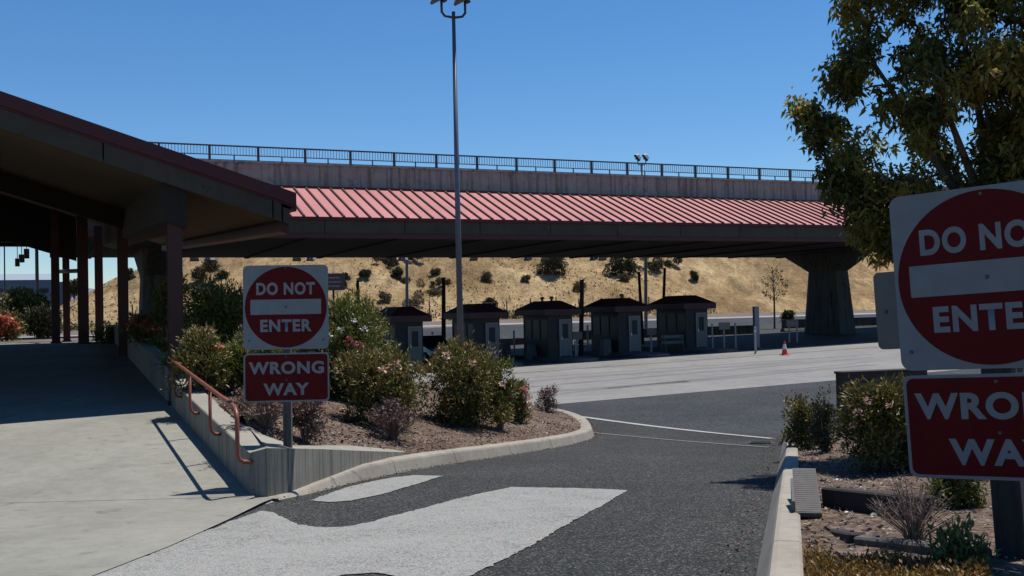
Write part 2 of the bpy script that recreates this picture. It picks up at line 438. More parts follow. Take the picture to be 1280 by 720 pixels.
def resample(pts, n):
    pts = [Vector(p) for p in pts]; L = [0]
    for a, c in zip(pts, pts[1:]): L.append(L[-1]+(c-a).length)
    out = []
    for k in range(n):
        d = L[-1]*k/(n-1); i = 0
        while i < len(L)-2 and L[i+1] < d: i += 1
        out.append(pts[i].lerp(pts[i+1], (d-L[i])/max(1e-9, L[i+1]-L[i])))
    return out
def smooth_line(pts, it=2):
    pts = [Vector(p) for p in pts]
    for _ in range(it):
        q = [pts[0]]
        for a, c in zip(pts, pts[1:]): q += [a.lerp(c, .25), a.lerp(c, .75)]
        q.append(pts[-1]); pts = q
    return pts

# leaf clouds ------------------------------------------------------------------
def leaf_mesh(name, P, Dv, size, width, tone, mat, parent=None, fold=.25, droop=0, spread=.75):
    """P (n,3) leaf bases, Dv (n,3) directions; every leaf is a folded diamond of two faces"""
    n = len(P); Dv = Dv/np.linalg.norm(Dv, axis=1, keepdims=True)
    rnd = RNG.normal(size=(n, 3))*spread; rnd[:, 2] += 1.0; S = np.cross(Dv, rnd); S /= np.linalg.norm(S, axis=1, keepdims=True)
    Nn = np.cross(S, Dv); L = (size*RNG.uniform(.65, 1.3, n))[:, None] if not hasattr(size, 'shape') else size[:, None]
    w = L*width
    b = P; t = P + Dv*L; t[:, 2] -= droop*L[:, 0]
    mid = P + Dv*L*.45
    l = mid + S*w*.5 + Nn*w*fold; r = mid - S*w*.5 + Nn*w*fold
    V = np.stack([b, l, t, r], 1).reshape(-1, 3)
    base = np.arange(n)*4
    faces = np.stack([base, base+1, base+2, base, base+2, base+3], 1).reshape(-1)
    me = bpy.data.meshes.new(name); me.vertices.add(n*4); me.vertices.foreach_set('co', V.astype(np.float32).ravel())
    me.loops.add(n*6); me.loops.foreach_set('vertex_index', faces.astype(np.int32))
    me.polygons.add(n*2); me.polygons.foreach_set('loop_start', (np.arange(n*2)*3).astype(np.int32))
    try: me.polygons.foreach_set('loop_total', np.full(n*2, 3, np.int32))
    except Exception: pass
    me.update(calc_edges=True)
    a = me.attributes.new('tone', 'FLOAT', 'FACE'); a.data.foreach_set('value', np.repeat(np.clip(tone, 0, 1), 2).astype(np.float32))
    me.materials.append(mat); me.validate()
    o = bpy.data.objects.new(name, me); COL.objects.link(o)
    if parent is not None: o.parent = parent
    return o
def blob_points(n, c, rad, shell=.55):
    d = RNG.normal(size=(n, 3)); d /= np.linalg.norm(d, axis=1, keepdims=True)
    r = RNG.uniform(shell**3, 1, n)**(1/3)
    return np.array(c) + d*r[:, None]*np.array(rad), d

def bush(name, label, cat, base, w, d, h, mat, n=3500, leaf=.07, lw=.38, lumps=14, group=None, flowers=(), lift=.12, up=.55, spiky=0, low=0.0):
    """a shrub: several stems and a lumpy cloud of leaves; base is the foot on the ground"""
    t = thing(name, label, cat, base, 0, group)
    cen = []; 
    for k in range(lumps):
        a = 2*math.pi*(k+random.random()*.6)/lumps*2.4; rr = math.sqrt(random.random())*.72
        zz = low + (1-low)*random.random()**.8
        k2 = math.sqrt(max(.12, 1-(zz*1.05-.32)**2*1.15)) if zz > .32 else .8+.2*zz/.32
        cen.append((math.cos(a)*rr*w/2*k2, math.sin(a)*rr*d/2*k2, lift*h + zz*h*(.86-lift), (.30+.16*random.random())*min(w, h*1.1)*.62))
    st_ = MB()
    for (x, y, z, r) in cen:
        st_.tube([(x*.12, y*.12, -.05), (x*.45+random.uniform(-.03, .03), y*.45, z*.5), (x, y, z+r*.3)], [.016*h+.004, .010*h+.003, .003], 5)
    st_.build('stem', MT['twig'], t)
    Ps = []; Ds = []; T = []
    n = int(n*1.7); per = max(20, n//lumps)
    for (x, y, z, r) in cen:
        nt_ = max(4, per//9)
        q, dd = blob_points(nt_, (x, y, z), (r*1.08, r*1.08, r*.95), .35)
        tip = RNG.uniform(.15, .95)*.55
        tcl = RNG.uniform(0, .45, nt_) + tip*.5
        for j in range(9):
            off = RNG.normal(size=(nt_, 3))*leaf*.55
            Ps.append(q+off); dv = dd*.7 + RNG.normal(size=(nt_, 3))*.6; dv[:, 2] += up; Ds.append(dv)
            T.append(tcl + RNG.uniform(-.15, .35, nt_) + .10*(q[:, 2]/h))
    if spiky:
        for k in range(spiky):
            a = random.random()*6.28; rr = random.random()*.5
            x = math.cos(a)*rr*w/2; y = math.sin(a)*rr*d/2
            hh = h*(.9+.25*random.random()); m_ = 26
            tt = np.linspace(.55, 1, m_)
            Ps.append(np.stack([x*(1+tt*.7), y*(1+tt*.7), hh*tt], 1)+RNG.normal(size=(m_, 3))*.015)
            dv = RNG.normal(size=(m_, 3)); dv[:, 2] += .8; Ds.append(dv); T.append(RNG.uniform(.3, 1, m_))
    P = np.concatenate(Ps); D = np.concatenate(Ds); T = np.concatenate(T)
    keep = P[:, 2] > .0; P = P[keep]; D = D[keep]; T = T[keep]
    leaf_mesh('foliage', P, D, leaf, lw, T, mat, t)
    for (fx, fy, fz, fr, fm) in flowers:
        q, dd = blob_points(26, (fx*w/2, fy*1.22*d/2, fz*h), (fr, fr, fr*.8), .3)
        leaf_mesh('flower_cluster', q, dd+RNG.normal(size=q.shape)*.5, fr*.95, .75, RNG.uniform(0, 1, 26), MT[fm], t)
    return t

def twig_bush(name, label, cat, base, w, h, mat, n=70, leaves=600, leaf=.035, mat_leaf=None, group=None):
    t = thing(name, label, cat, base, 0, group); mb = MB(); P = []; D = []
    for k in range(n):
        a = random.random()*6.28; sp = random.random()**.6
        tipp = Vector((math.cos(a)*sp*w/2, math.sin(a)*sp*w/2, h*(1-.45*sp*sp)*random.uniform(.65, 1.05)))
        p1 = Vector((tipp.x*.25, tipp.y*.25, tipp.z*.38)) + Vector((random.gauss(0, .01), random.gauss(0, .01), 0))
        rr = .0035 + .004*h
        mb.tube([(random.gauss(0, .02), random.gauss(0, .02), -.04), p1, tipp], [rr, rr*.7, rr*.25], 4, False)
        for _ in range(4):
            u = random.uniform(.4, .95); q = p1.lerp(tipp, u)
            e = q + Vector((random.gauss(0, 1), random.gauss(0, 1), random.uniform(.1, 1.2))).normalized()*h*random.uniform(.08, .22)
            mb.tube([q, e], [rr*.4, rr*.18], 3, False)
            for s in (.4, .7, 1): P.append(q.lerp(e, s)); D.append((random.gauss(0, 1), random.gauss(0, 1), random.gauss(.5, 1)))
    mb.build('stem', mat, t)
    if leaves:
        ii = RNG.choice(len(P), leaves); Pn = np.array([tuple(P[i]) for i in ii]) + RNG.normal(size=(leaves, 3))*.012
        leaf_mesh('foliage', Pn, np.array([D[i] for i in ii])+RNG.normal(size=(leaves, 3))*.3, leaf, .45, RNG.uniform(0, 1, leaves), mat_leaf, t)
    return t

# ------------------------------------------------------------------ setting: ground
mb = MB(); rr = 6000
mb.add([(-rr, -300, E-4.2), (rr, -300, E-4.2), (rr, rr, E-4.2), (-rr, rr, E-4.2)], [(0, 1, 2, 3)])
struct('ground', mb, MT['field'])
xs = [-60+i*1.5 for i in range(101)]; ys = [-14+i*.75 for i in range(150)]
struct('plaza_asphalt', sheet('a', ground, xs, ys, None), MT['plaza_a'])
# hill and the far verge as one height field in the bridge frame
mb = MB(); ns, nt_ = 210, 130
for j in range(nt_):
    t = 30 + j*1.25
    for i in range(ns):
        s = -110 + i*1.35; p = st(s, t); mb.v.append((p.x, p.y, terrain(p.x, p.y)))
for j in range(nt_-1):
    for i in range(ns-1): mb.f.append((j*ns+i, j*ns+i+1, (j+1)*ns+i+1, (j+1)*ns+i)); mb.m.append(0)
tag(mb.build('hill', MT['hill'], smooth=True), kind='structure')
def strip(name, t0, t1, s0, s1, dz, mat, n=80):
    mb = MB()
    for k in range(n+1):
        s = s0+(s1-s0)*k/n
        for q in range(7):
            t = t0+(t1-t0)*q/6; p = st(s, t); mb.v.append((p.x, p.y, terrain(p.x, p.y)+dz))
    for k in range(n):
        for q in range(6): mb.f.append((k*7+q, k*7+q+1, (k+1)*7+q+1, (k+1)*7+q)); mb.m.append(0)
    return struct(name, mb, mat)
strip('far_road', 47.5, 60, -90, 140, .03, MT['far_road'])
strip('gravel_verge', 60.2, 69, -90, 140, .04, MT['gravel'])
strip('far_apron', 30, 47.3, -90, 140, .03, MT['plaza_a'])

# concrete apron of the toll plaza
cA = hit(700, 505, ground); cB = hit(1050, 475, ground)
dv = (cB-cA); dv.z = 0; dv.normalize()
c0 = cA - dv*26; c1 = cB + dv*40
far0 = st(-32, .2); far1 = st(62, .2)
struct('plaza_concrete', poly_sheet([(c0.x, c0.y), (c1.x, c1.y), (far1.x, far1.y), (far0.x, far0.y)], lambda x, y: ground(x, y)+.006, 2.0), MT['plaza_c'])
MT['shade_paint'] = concrete('concrete with painted shade', (.038, .037, .036), scale=.5)  # plaza concrete darkened to paint in the shade under the toll canopy
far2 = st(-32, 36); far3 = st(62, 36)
struct('toll_lanes', poly_sheet([(far0.x, far0.y), (far1.x, far1.y), (far3.x, far3.y), (far2.x, far2.y)], lambda x, y: ground(x, y)+.006, 2.0), MT['shade_paint'])
def ground_line(p, q, w, dz=.012, n=12):
    mb = MB(); p = Vector(p); q = Vector(q); d = (q-p); d.z = 0; d.normalize(); nn = Vector((-d.y, d.x, 0))*w/2
    for k in range(n+1):
        c = p.lerp(q, k/n)
        for s in (-1, 1): v = c+nn*s; mb.v.append((v.x, v.y, ground(v.x, v.y)+dz))
    for k in range(n): mb.f.append((2*k, 2*k+1, 2*k+3, 2*k+2)); mb.m.append(0)
    return mb
jl = MB(); MT['joint'] = plain('joint tar', (.025, .025, .025), .9, .3, 3)
struct('pavement_joint', ground_line(hit(600, 470, ground), hit(1180, 428, ground), .13, .011), MT['joint'])
MT['wear'] = plain('tyre darkened concrete', (.135, .134, .136), .85, .22, .5)
for (a, b_, w) in (((690, 493), (1090, 452), .30), ((640, 474), (1090, 443), .30), ((660, 484), (1090, 447), .45), ((640, 478), (1000, 452), .8), ((760, 486), (1090, 456), .7), ((650, 492), (860, 477), .6)):
    struct('tyre_track', ground_line(hit(*a, ground), hit(*b_, ground), w, .010), MT['wear'])
for (a, b_, w) in (((741, 438), (560, 520), .2),): pass

# lane: asphalt, edge of lane, kerbs -----------------------------------------------
edgeL = [hit(*p, ground) for p in ((332, 632), (350, 625), (385, 619), (440, 604), (520, 587), (600, 575), (660, 566), (712, 557), (737, 550), (744, 545))]
tipL = [hit(*p, ground) for p in ((739, 533), (722, 524), (699, 518))]
farL = tipL[-1] + Vector((U2.x, U2.y, 0))*16
edgeR = [Vector((1.35-.58*2.4, 5.93-2.17*2.4, 0)), Vector((1.35, 5.93, 0)), Vector((1.93, 8.1, 0)), Vector((3.8, 15.0, 0)), Vector((5.5, 21.5, 0))]
wl0 = hit(695, 517, ground); wl1 = hit(966, 549, ground)
def ground_path(pts, w, dz):
    mb = MB()
    for i, p in enumerate(pts):
        d = pts[min(i+1, len(pts)-1)]-pts[max(0, i-1)]; d.z = 0; d.normalize(); nn = Vector((-d.y, d.x, 0))*w/2
        for sg in (-1, 1): q = p+nn*sg; mb.v.append((q.x, q.y, ground(q.x, q.y)+dz))
    for k in range(len(pts)-1): mb.f.append((2*k, 2*k+1, 2*k+3, 2*k+2)); mb.m.append(0)
    return mb
wl = [hit(695+271*k/16, 517+32*k/16+2.0*math.sin(math.pi*k/16), ground) for k in range(17)]
sl_ = [hit(738+224*k/14, 541+19*k/14+1.0*math.sin(math.pi*k/14), ground) for k in range(15)]
lane_poly = [(-2.62, -8)] + [(-2.6, 4.0)] + [(p.x-.03, p.y) for p in edgeL] + [(tipL[0].x-.1, tipL[0].y), *[(q.x, q.y) for q in wl], (5.9, 22.3)] + [(p.x+.06, p.y) for p in reversed(edgeR)] + [(-.8, -8)]
struct('lane_asphalt', poly_sheet(lane_poly, lambda x, y: ground(x, y)+.005, .8), MT['lane'])
struct('lane_edge_line', ground_path(wl, .17, .016), MT['paint_line'])
struct('stop_line', ground_path(sl_, .12, .014), plain('faded line', (.12, .118, .112), .85, .25, 6))
# big worn arrow on the lane
def px_poly(pts, fn): return [(lambda p: (p.x, p.y))(hit(x, y, fn)) for x, y in pts]
arrow = px_poly([(785, 614), (745, 612), (700, 611), (638, 610), (606, 617), (570, 625), (535, 635), (500, 644), (470, 652), (440, 659), (405, 661), (372, 657), (352, 648), (338, 641), (326, 640)], ground)
arrow += [(-2.47, 8.2), (-2.5, 7.0), (-2.6, 5.6), (-2.6, 4.6), (-1.6, 4.4)]
arrow += px_poly([(400, 727), (430, 721), (462, 719), (490, 722), (512, 727), (580, 727), (607, 713), (640, 697), (690, 668), (740, 640)], ground)
def worn_edge(pts, step=.05, j=.013):
    out = []
    for (a, b_) in zip(pts, pts[1:]+pts[:1]):
        n = max(1, int(math.dist(a, b_)/step))
        for k in range(n):
            x = a[0]+(b_[0]-a[0])*k/n; y = a[1]+(b_[1]-a[1])*k/n
            out.append((x+random.gauss(0, j*.5)+.02*mnoise.noise(Vector((x*3, y*3, 0))), y+random.gauss(0, j)+.018*mnoise.noise(Vector((x*2, y*2, 5)))))
    return out
arrow = worn_edge(arrow)
struct('lane_arrow', poly_sheet(arrow, lambda x, y: ground(x, y)+.012, .8), MT['paint'])
arrow2 = px_poly([(553, 596), (520, 595), (490, 598), (465, 603), (438, 609), (412, 618), (388, 627), (410, 629), (440, 627), (478, 619), (515, 608)], ground)
arrow2 = worn_edge(arrow2)
struct('lane_arrow', poly_sheet(arrow2, lambda x, y: ground(x, y)+.013, .8), MT['paint'])

def kerb(name, line, prof, side, hscale=None, gap=.012, seg=1.9, label=None):
    """profile swept along a line, cut into cast lengths with open joints"""
    pts = smooth_line(line, 2); L = 0
    Ls = [0]
    for a, c in zip(pts, pts[1:]): Ls.append(Ls[-1]+(c-a).length)
    tot = Ls[-1]; mb = MB(); nseg = max(1, int(tot/seg))
    def point(d):
        i = 0
        while i < len(Ls)-2 and Ls[i+1] < d: i += 1
        p = pts[i].lerp(pts[i+1], (d-Ls[i])/max(1e-9, Ls[i+1]-Ls[i]))
        t = pts[min(i+2, len(pts)-1)]-pts[max(0, i-1)]; t.z = 0; t.normalize()
        return p, Vector((-t.y, t.x, 0))*side
    for k in range(nseg):
        d0 = tot*k/nseg + (gap if k else 0); d1 = tot*(k+1)/nseg; m = max(3, int((d1-d0)/.22))
        o = len(mb.v); np_ = len(prof)
        for q in range(m+1):
            d = d0+(d1-d0)*q/m; p, nn = point(d); g = ground(p.x, p.y); hs = hscale(d/tot) if hscale else 1
            for (x, z) in prof:
                v = p + nn*x; wob = .006*fbm(v.x, v.y, 1.7)
                mb.v.append((v.x, v.y, g + (z*hs if z > 0 else z) + wob))
        for q in range(m):
            for i in range(np_-1):
                mb.f.append((o+q*np_+i, o+q*np_+i+1, o+(q+1)*np_+i+1, o+(q+1)*np_+i)); mb.m.append(0)
        for e in (0, m): mb.f.append(tuple(o+e*np_+i for i in range(np_))); mb.m.append(0)
    return struct(name, mb, MT['kerb'])
profL = [(-.01, -.12), (.0, .0), (.045, .15), (.06, .175), (.09, .185), (.30, .185), (.32, .17), (.32, -.12)]
kerb('kerb', edgeL+tipL+[farL], profL, 1, lambda u: min(1, .02+u/.085))
profR = [(-.01, -.12), (.0, .0), (.09, .19), (.105, .215), (.13, .222), (.235, .222), (.25, .21), (.25, -.12)]
kr_far = Vector((6.2, 23.4, 0)); kr_far2 = Vector((7.6, 24.4, 0)); kr_far3 = Vector((13, 26.0, 0))
kerb('kerb', edgeR+[kr_far, kr_far2, kr_far3], profR, -1, seg=2.4)

# walkway: apron on the lane's slope, then the ramp rising away ---------------------
def apron_fn(x, y): return ground(x, y)+.018 + (walk(x, 10.43)+.001-ground(x, 10.43)-.018)*sstep(8.6, 10.38, y)
ap = [(-14, -8), (-2.62, -8), (-2.6, 4.0), (-2.55, 5.9), (-2.47, 7.4)] + [(edgeL[0].x-.02, edgeL[0].y), (edgeL[1].x-.02, edgeL[1].y+.02), (-2.35, 10.5), (-2.72, 10.58), (-14, 10.42)]
struct('walkway_apron', poly_sheet(ap, apron_fn, 1.0), MT['ramp'])
def wline(k, off=0): 
    p = Vector((-2.73, 10.7)) + U2*k + A2*off; return p
w0 = wline(-.15, .02); w1 = wline(30, .02); 
ramp_poly = [(-14.2, 10.28), (-2.74, 10.40), (w0.x, w0.y), (w1.x, w1.y), (w1.x-16, w1.y-7.1)]
struct('walkway', poly_sheet(ramp_poly, lambda x, y: walk(x, y)+.0, 1.0), MT['ramp'])
MT['crackline'] = plain('concrete joint', (.115, .113, .10), .9, .3, 6)
mb = MB(); zj = walk(0, 10.43)+.005
mb.add([(-14, 10.412, zj), (-2.72, 10.566, zj+.006), (-2.72, 10.575, zj+.007), (-14, 10.423, zj+.001)], [(0, 1, 2, 3)])
struct('walkway_joint', mb, MT['crackline'])
pe = wline(30.2, 0)
mb = MB(); q0 = wline(29.9, .4); q1 = wline(29.9, -22); q2 = wline(42, -22); q3 = wline(42, 0.4)
zz = walk(q0.x, q0.y)
mb.add([(q0.x, q0.y, zz+.02), (q1.x, q1.y, zz+.02), (q2.x, q2.y, zz+.02), (q3.x, q3.y, zz+.02)], [(0, 1, 2, 3)])
struct('path', mb, MT['gravel'])

# left retaining wall: along the ramp, then turning along the kerb
WT = .42
inner = [wline(k) for k in (0, 2, 4, 6, 8, 12, 16, 20, 24, 29.8)]
wallt = thing('retaining_wall', 'low board formed concrete wall with wedge shaped end beside the ramp', 'wall', (-2.73, 10.7, walk(-2.73, 10.7)))
base = Vector(wallt.location)
mb = MB(); prev = None
for k, p in zip((.7, 2, 4, 6, 8, 12, 16, 20, 24, 29.8), [wline(.7)]+inner[1:]):
    q = p + A2*.30
    z = walk(p.x, p.y); zt = z + WT + (.16 if k > 7 else 0)
    ring = [Vector((p.x, p.y, z-.4)), Vector((p.x, p.y, zt)), Vector((q.x, q.y, zt)), Vector((q.x, q.y, z-.6))]
    ring = [v-base for v in ring]
    if prev: mb.hexa(prev, ring)
    prev = ring
mb.build('wall', MT['wall'], wallt, bevel=.012)
# return wall with its wide fillet top
c_in = wline(0); c_in7 = wline(.72)
outl = [Vector((c_in7.x, c_in7.y, 0)), Vector((c_in.x, c_in.y, 0)), Vector((-2.555, 10.72, 0)), Vector((-2.40, 10.98, 0)), Vector((-2.20, 11.95, 0)), Vector((-1.97, 13.05, 0)), Vector((-1.54, 15.33, 0))]
tops = [walk(c_in7.x, c_in7.y)+WT-.002, walk(c_in.x, c_in.y)+WT] + [at(px_, ty, o_.y).z for o_, px_, ty in zip(outl[2:6], (335, 356, 400, 440), (560, 560.5, 561.5, 563.5))] + [ground(-1.54, 15.33)+.2]
i7 = wline(.72, .299); i19 = wline(1.9, .30)
inn = [Vector((i7.x, i7.y, 0)), Vector((i7.x, i7.y, 0)), Vector((i19.x, i19.y, 0)), Vector((-2.95, 12.22, 0)), Vector((-2.62, 12.35, 0)), Vector((-2.18, 13.6, 0)), Vector((-1.62, 15.55, 0))]
intop = [tops[0], tops[0], walk(i19.x, i19.y)+WT-.003, tops[3]+.01, tops[4], tops[5], tops[6]]
mb = MB(); vs = []; fs = []
for o_, t_, i_, it_ in zip(outl, tops, inn, intop):
    g = ground(o_.x, o_.y)-.15
    vs += [Vector((o_.x, o_.y, g))-base, Vector((o_.x, o_.y, t_))-base, Vector((i_.x, i_.y, it_))-base, Vector((i_.x, i_.y, g-.3))-base]
for i in range(len(outl)-1):
    for j in range(4): fs.append((i*4+j, i*4+(j+1) % 4, (i+1)*4+(j+1) % 4, (i+1)*4+j))
fs += [(0, 1, 2, 3), tuple(len(vs)-4+j for j in range(4))]
mb.add(vs, fs); mb.build('return_wall', MT['wall'], wallt)
BEDSTART = [Vector((p.x, p.y, z-.03)) for p, z in list(zip(inn, intop))[2:6]]

# planting beds -----------------------------------------------------------------------
def offs(line, d, side):
    out = []
    for i, p in enumerate(line):
        t = line[min(i+1, len(line)-1)]-line[max(0, i-1)]; t.z = 0; t.normalize(); n_ = Vector((-t.y, t.x, 0))*side
        q = p + n_*d; out.append(q)
    return out
back = offs([Vector((p.x, p.y, 0)) for p in edgeL[4:]+tipL+[farL]], .26, 1)
front = BEDSTART + [Vector((p.x, p.y, ground(p.x, p.y)+.15)) for p in back]
rear = [Vector((wline(k, .25).x, wline(k, .25).y, walk(*wline(k, .25))+WT-.02)) for k in (2.2, 3, 5, 8, 12, 16, 20, 24, 29)] + [Vector((-19.0, 46, E-1.6))]
NF = 60
FR = resample(front, NF); RE = resample(rear, NF)
def bedbump(x, y, t): return fbm(x, y, .9)*.07 + fbm(x, y, 4)*.02 + .10*math.sin(math.pi*t)
bl = loft(FR, RE, 34, bedbump)
left_bed = struct('planting_bed', bl, MT['soil'])
from mathutils.bvhtree import BVHTree
BVL = BVHTree.FromPolygons(bl.v, bl.f)
def on_bvh(bv, x, y):
    h_ = bv.ray_cast(Vector((x, y, 30)), Vector((0, 0, -1)))
    return h_[0].z if h_[0] is not None else None
def bedL(x, y):
    z = on_bvh(BVL, x, y); return z if z is not None else ground(x, y)
backR = offs([Vector((p.x, p.y, 0)) for p in edgeR+[kr_far, kr_far2, kr_far3]], .22, -1)
fr = resample([Vector((p.x, p.y, ground(p.x, p.y)+.17)) for p in backR], 70)
re = resample([Vector((14, -2, E-.6)), Vector((16, 10, E-1.4)), Vector((17, 18, E-2.2)), Vector((15.5, 26, ground(15.5, 26)+.15))], 70)
def bedbumpR(x, y, t): return fbm(x, y, .8)*.05 + fbm(x, y, 4)*.02
br = loft(fr, re, 50, bedbumpR); struct('planting_bed', br, MT['soil'])
BVR = BVHTree.FromPolygons(br.v, br.f)
def bedR(x, y):
    z = on_bvh(BVR, x, y); return z if z is not None else ground(x, y)
# bark chips and pale stones on both beds (nobody could count them)
def scatter(name, fn, pts, size, mat, lift=.01):
    P = []; Dd = []
    for (x, y) in pts: P.append((x, y, fn(x, y)+lift)); Dd.append((random.gauss(0, 1), random.gauss(0, 1), random.gauss(.12, .22)))
    o = leaf_mesh(name, np.array(P), np.array(Dd), size, .55, RNG.beta(1.6, 2.2, len(P)), mat, fold=.3)
    return tag(o, kind='stuff')
pl = []
while len(pl) < 9000:
    i = random.randrange(NF-1); t = random.random()**1.6*.8; p = FR[i].lerp(RE[i], t) + Vector((random.uniform(-.4, .4), random.uniform(-.4, .4), 0))
    if p.y < 34 and on_bvh(BVL, p.x, p.y) is not None: pl.append((p.x, p.y))
scatter('bark_chips', bedL, pl, .05, MT['chips'])
pr = []
while len(pr) < 9000:
    i = random.randrange(8, 60); t = random.random()**1.7*.55; p = fr[i].lerp(re[i], t) + Vector((random.uniform(-.2, .2), random.uniform(-.2, .2), 0))
    if on_bvh(BVR, p.x, p.y) is not None and p.y > 3: pr.append((p.x, p.y))
scatter('bark_chips', bedR, pr, .038, MT['chips'])
ps = []
while len(ps) < 420:
    y = random.uniform(4.6, 9.5); x = 1.75+(y-5.93)*.264+abs(random.gauss(0, .7))
    if on_bvh(BVR, x, y) is not None: ps.append((x, y))
scatter('stone_chips', bedR, ps, .032, MT['stones'], .014)
gl = []
gut = resample(edgeL[1:]+tipL[:2], 400)
for p in gut:
    for _ in range(3): gl.append((p.x+abs(random.gauss(0, .10)), p.y-abs(random.gauss(0, .05))))
gr = resample(edgeR, 300)
for p in gr:
    for _ in range(3): gl.append((p.x-abs(random.gauss(0, .13)), p.y+random.gauss(0, .05)))
for _ in range(45): gl.append((random.uniform(.2, 3.4), random.uniform(6, 16)))
scatter('leaf_litter', ground, [q for q in gl if q[0] < 1.3+(q[1]-5.9)*.264], .024, MT['litter'], .02)

# ------------------------------------------------------------------ overpass
brg = thing('overpass', 'long grey concrete highway overpass with railing crossing the whole view', 'bridge', st(0, 8, E-2.7))
bb = Vector(brg.location)
def bbox(mb, s0, s1, t0, t1, z0, z1, n=1):
    for k in range(n):
        a = s0+(s1-s0)*k/n; c = s0+(s1-s0)*(k+1)/n
        lo = [st(a, t0, z0)-bb, st(c, t0, z0)-bb, st(c, t1, z0)-bb, st(a, t1, z0)-bb]
        hi = [st(a, t0, z1)-bb, st(c, t0, z1)-bb, st(c, t1, z1)-bb, st(a, t1, z1)-bb]
        mb.hexa(lo, hi)
S0, S1 = -62, 92
mb = MB(); bbox(mb, S0, S1, 6.1, 18.5, E+4.6, E+6.55)
for t in (7.0, 10.2, 13.4, 16.8): bbox(mb, S0, S1, t, t+.9, E+4.3, E+4.6)
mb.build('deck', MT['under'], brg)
PT = E+7.95
mb = MB(); bbox(mb, S0, S1, 5.6, 6.05, E+6.0, PT-.10); bbox(mb, S0, S1, 5.52, 6.1, PT-.10, PT)
mb.build('parapet', MT['bridge'], brg)
mb = MB(); bbox(mb, S0, S1, 18.6, 19.0, E+4.4, PT); mb.build('parapet', MT['bridge'], brg)
rail = MB(); rz = PT+.80
bbox(rail, S0, S1, 5.76, 5.84, rz-.05, rz+.02); bbox(rail, S0, S1, 5.77, 5.83, PT+.30, PT+.34); bbox(rail, S0, S1, 5.77, 5.83, PT+.05, PT+.08)
rl = rail.build('railing', MT['rail_grey'], brg)
PS = 2.44; k0 = int(-40/PS); k1 = int(46/PS)
for k in range(k0, k1):
    s = k*PS+.6
    p_ = MB(); bbox(p_, s-.055, s+.055, 5.73, 5.87, PT, rz-.05); p_.build('post', MT['rail_grey'], rl)
    q_ = MB()
    for j in range(1, 16):
        ss = s + PS*j/16; bbox(q_, ss-.011, ss+.011, 5.79, 5.81, PT+.34, rz-.05)
    bbox(q_, s+PS/2-.03, s+PS/2+.03, 5.78, 5.82, PT, PT+.30)
    q_.build('baluster_panel', MT['rail_grey'], rl)
def pier(px, fl=1):
    d = ray(px, 380); tx = d.x
    s = (tx*(53+.9135*12.4) + .4067*12.4)/(.9135-.4067*tx)
    mb = MB()
    def ring(ha, hu, z, n=1): return [st(s+x*ha, 12.4+y*hu, z)-bb for x, y in ((-1, -.72), (-.72, -1), (.72, -1), (1, -.72), (1, .72), (.72, 1), (-.72, 1), (-1, .72))]
    zb = plaza(st(s, 12).x, st(s, 12).y)
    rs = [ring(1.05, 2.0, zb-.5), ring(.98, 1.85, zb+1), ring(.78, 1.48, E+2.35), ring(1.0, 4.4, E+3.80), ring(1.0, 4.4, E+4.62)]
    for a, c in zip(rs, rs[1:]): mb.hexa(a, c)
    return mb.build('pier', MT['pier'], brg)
pier(1036); pier(196)

# toll canopy hung on the near side of the overpass
CE = E+4.60; CT = E+6.58; CD = 5.2
cs0, cs1 = -21.5, 34
can = thing('toll_canopy', 'long red standing seam canopy roof along the side of the overpass', 'canopy', st(0, 0, E-2.8))
bb = Vector(can.location)
mb = MB()
mb.hexa([st(cs0, 0, CE-.10)-bb, st(cs1, 0, CE-.10)-bb, st(cs1, CD, CT-.10)-bb, st(cs0, CD, CT-.10)-bb], [st(cs0, 0, CE)-bb, st(cs1, 0, CE)-bb, st(cs1, CD, CT)-bb, st(cs0, CD, CT)-bb], 0)
nrib = int((cs1-cs0)/.64)
for k in range(nrib+1):
    s = cs0+.05+k*.64
    mb.hexa([st(s-.042, -.02, CE)-bb, st(s+.042, -.02, CE)-bb, st(s+.042, CD-.05, CT-.01)-bb, st(s-.042, CD-.05, CT-.01)-bb], [st(s-.036, -.02, CE+.085)-bb, st(s+.036, -.02, CE+.085)-bb, st(s+.036, CD-.05, CT+.075)-bb, st(s-.036, CD-.05, CT+.075)-bb], 1)
mb.build('roof', [MT['roof'], MT['rib']], can)
mb = MB(); bbox(mb, cs0, cs1, CD+.02, CD+.22, CT-.2, CT+.14); bbox(mb, cs0, cs1, -.10, -.02, CE-.13, CE+.02); mb.build('trim', MT['trim'], can)
mb = MB()
for k in range(14):
    a = cs0+(cs1-cs0)*k/14; c = cs0+(cs1-cs0)*(k+1)/14-.03; bbox(mb, a, c, -.02, .15, CE-.78, CE-.135)
mb.build('fascia', MT['fascia'], can)
mb = MB(); bbox(mb, cs0, cs1, -.06, .25, CE-.97, CE-.785); mb.build('lower_trim', MT['trim'], can)
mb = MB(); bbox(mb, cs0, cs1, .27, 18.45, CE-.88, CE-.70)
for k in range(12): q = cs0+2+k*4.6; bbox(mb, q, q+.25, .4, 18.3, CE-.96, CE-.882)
mb.build('soffit', MT['under'], can)

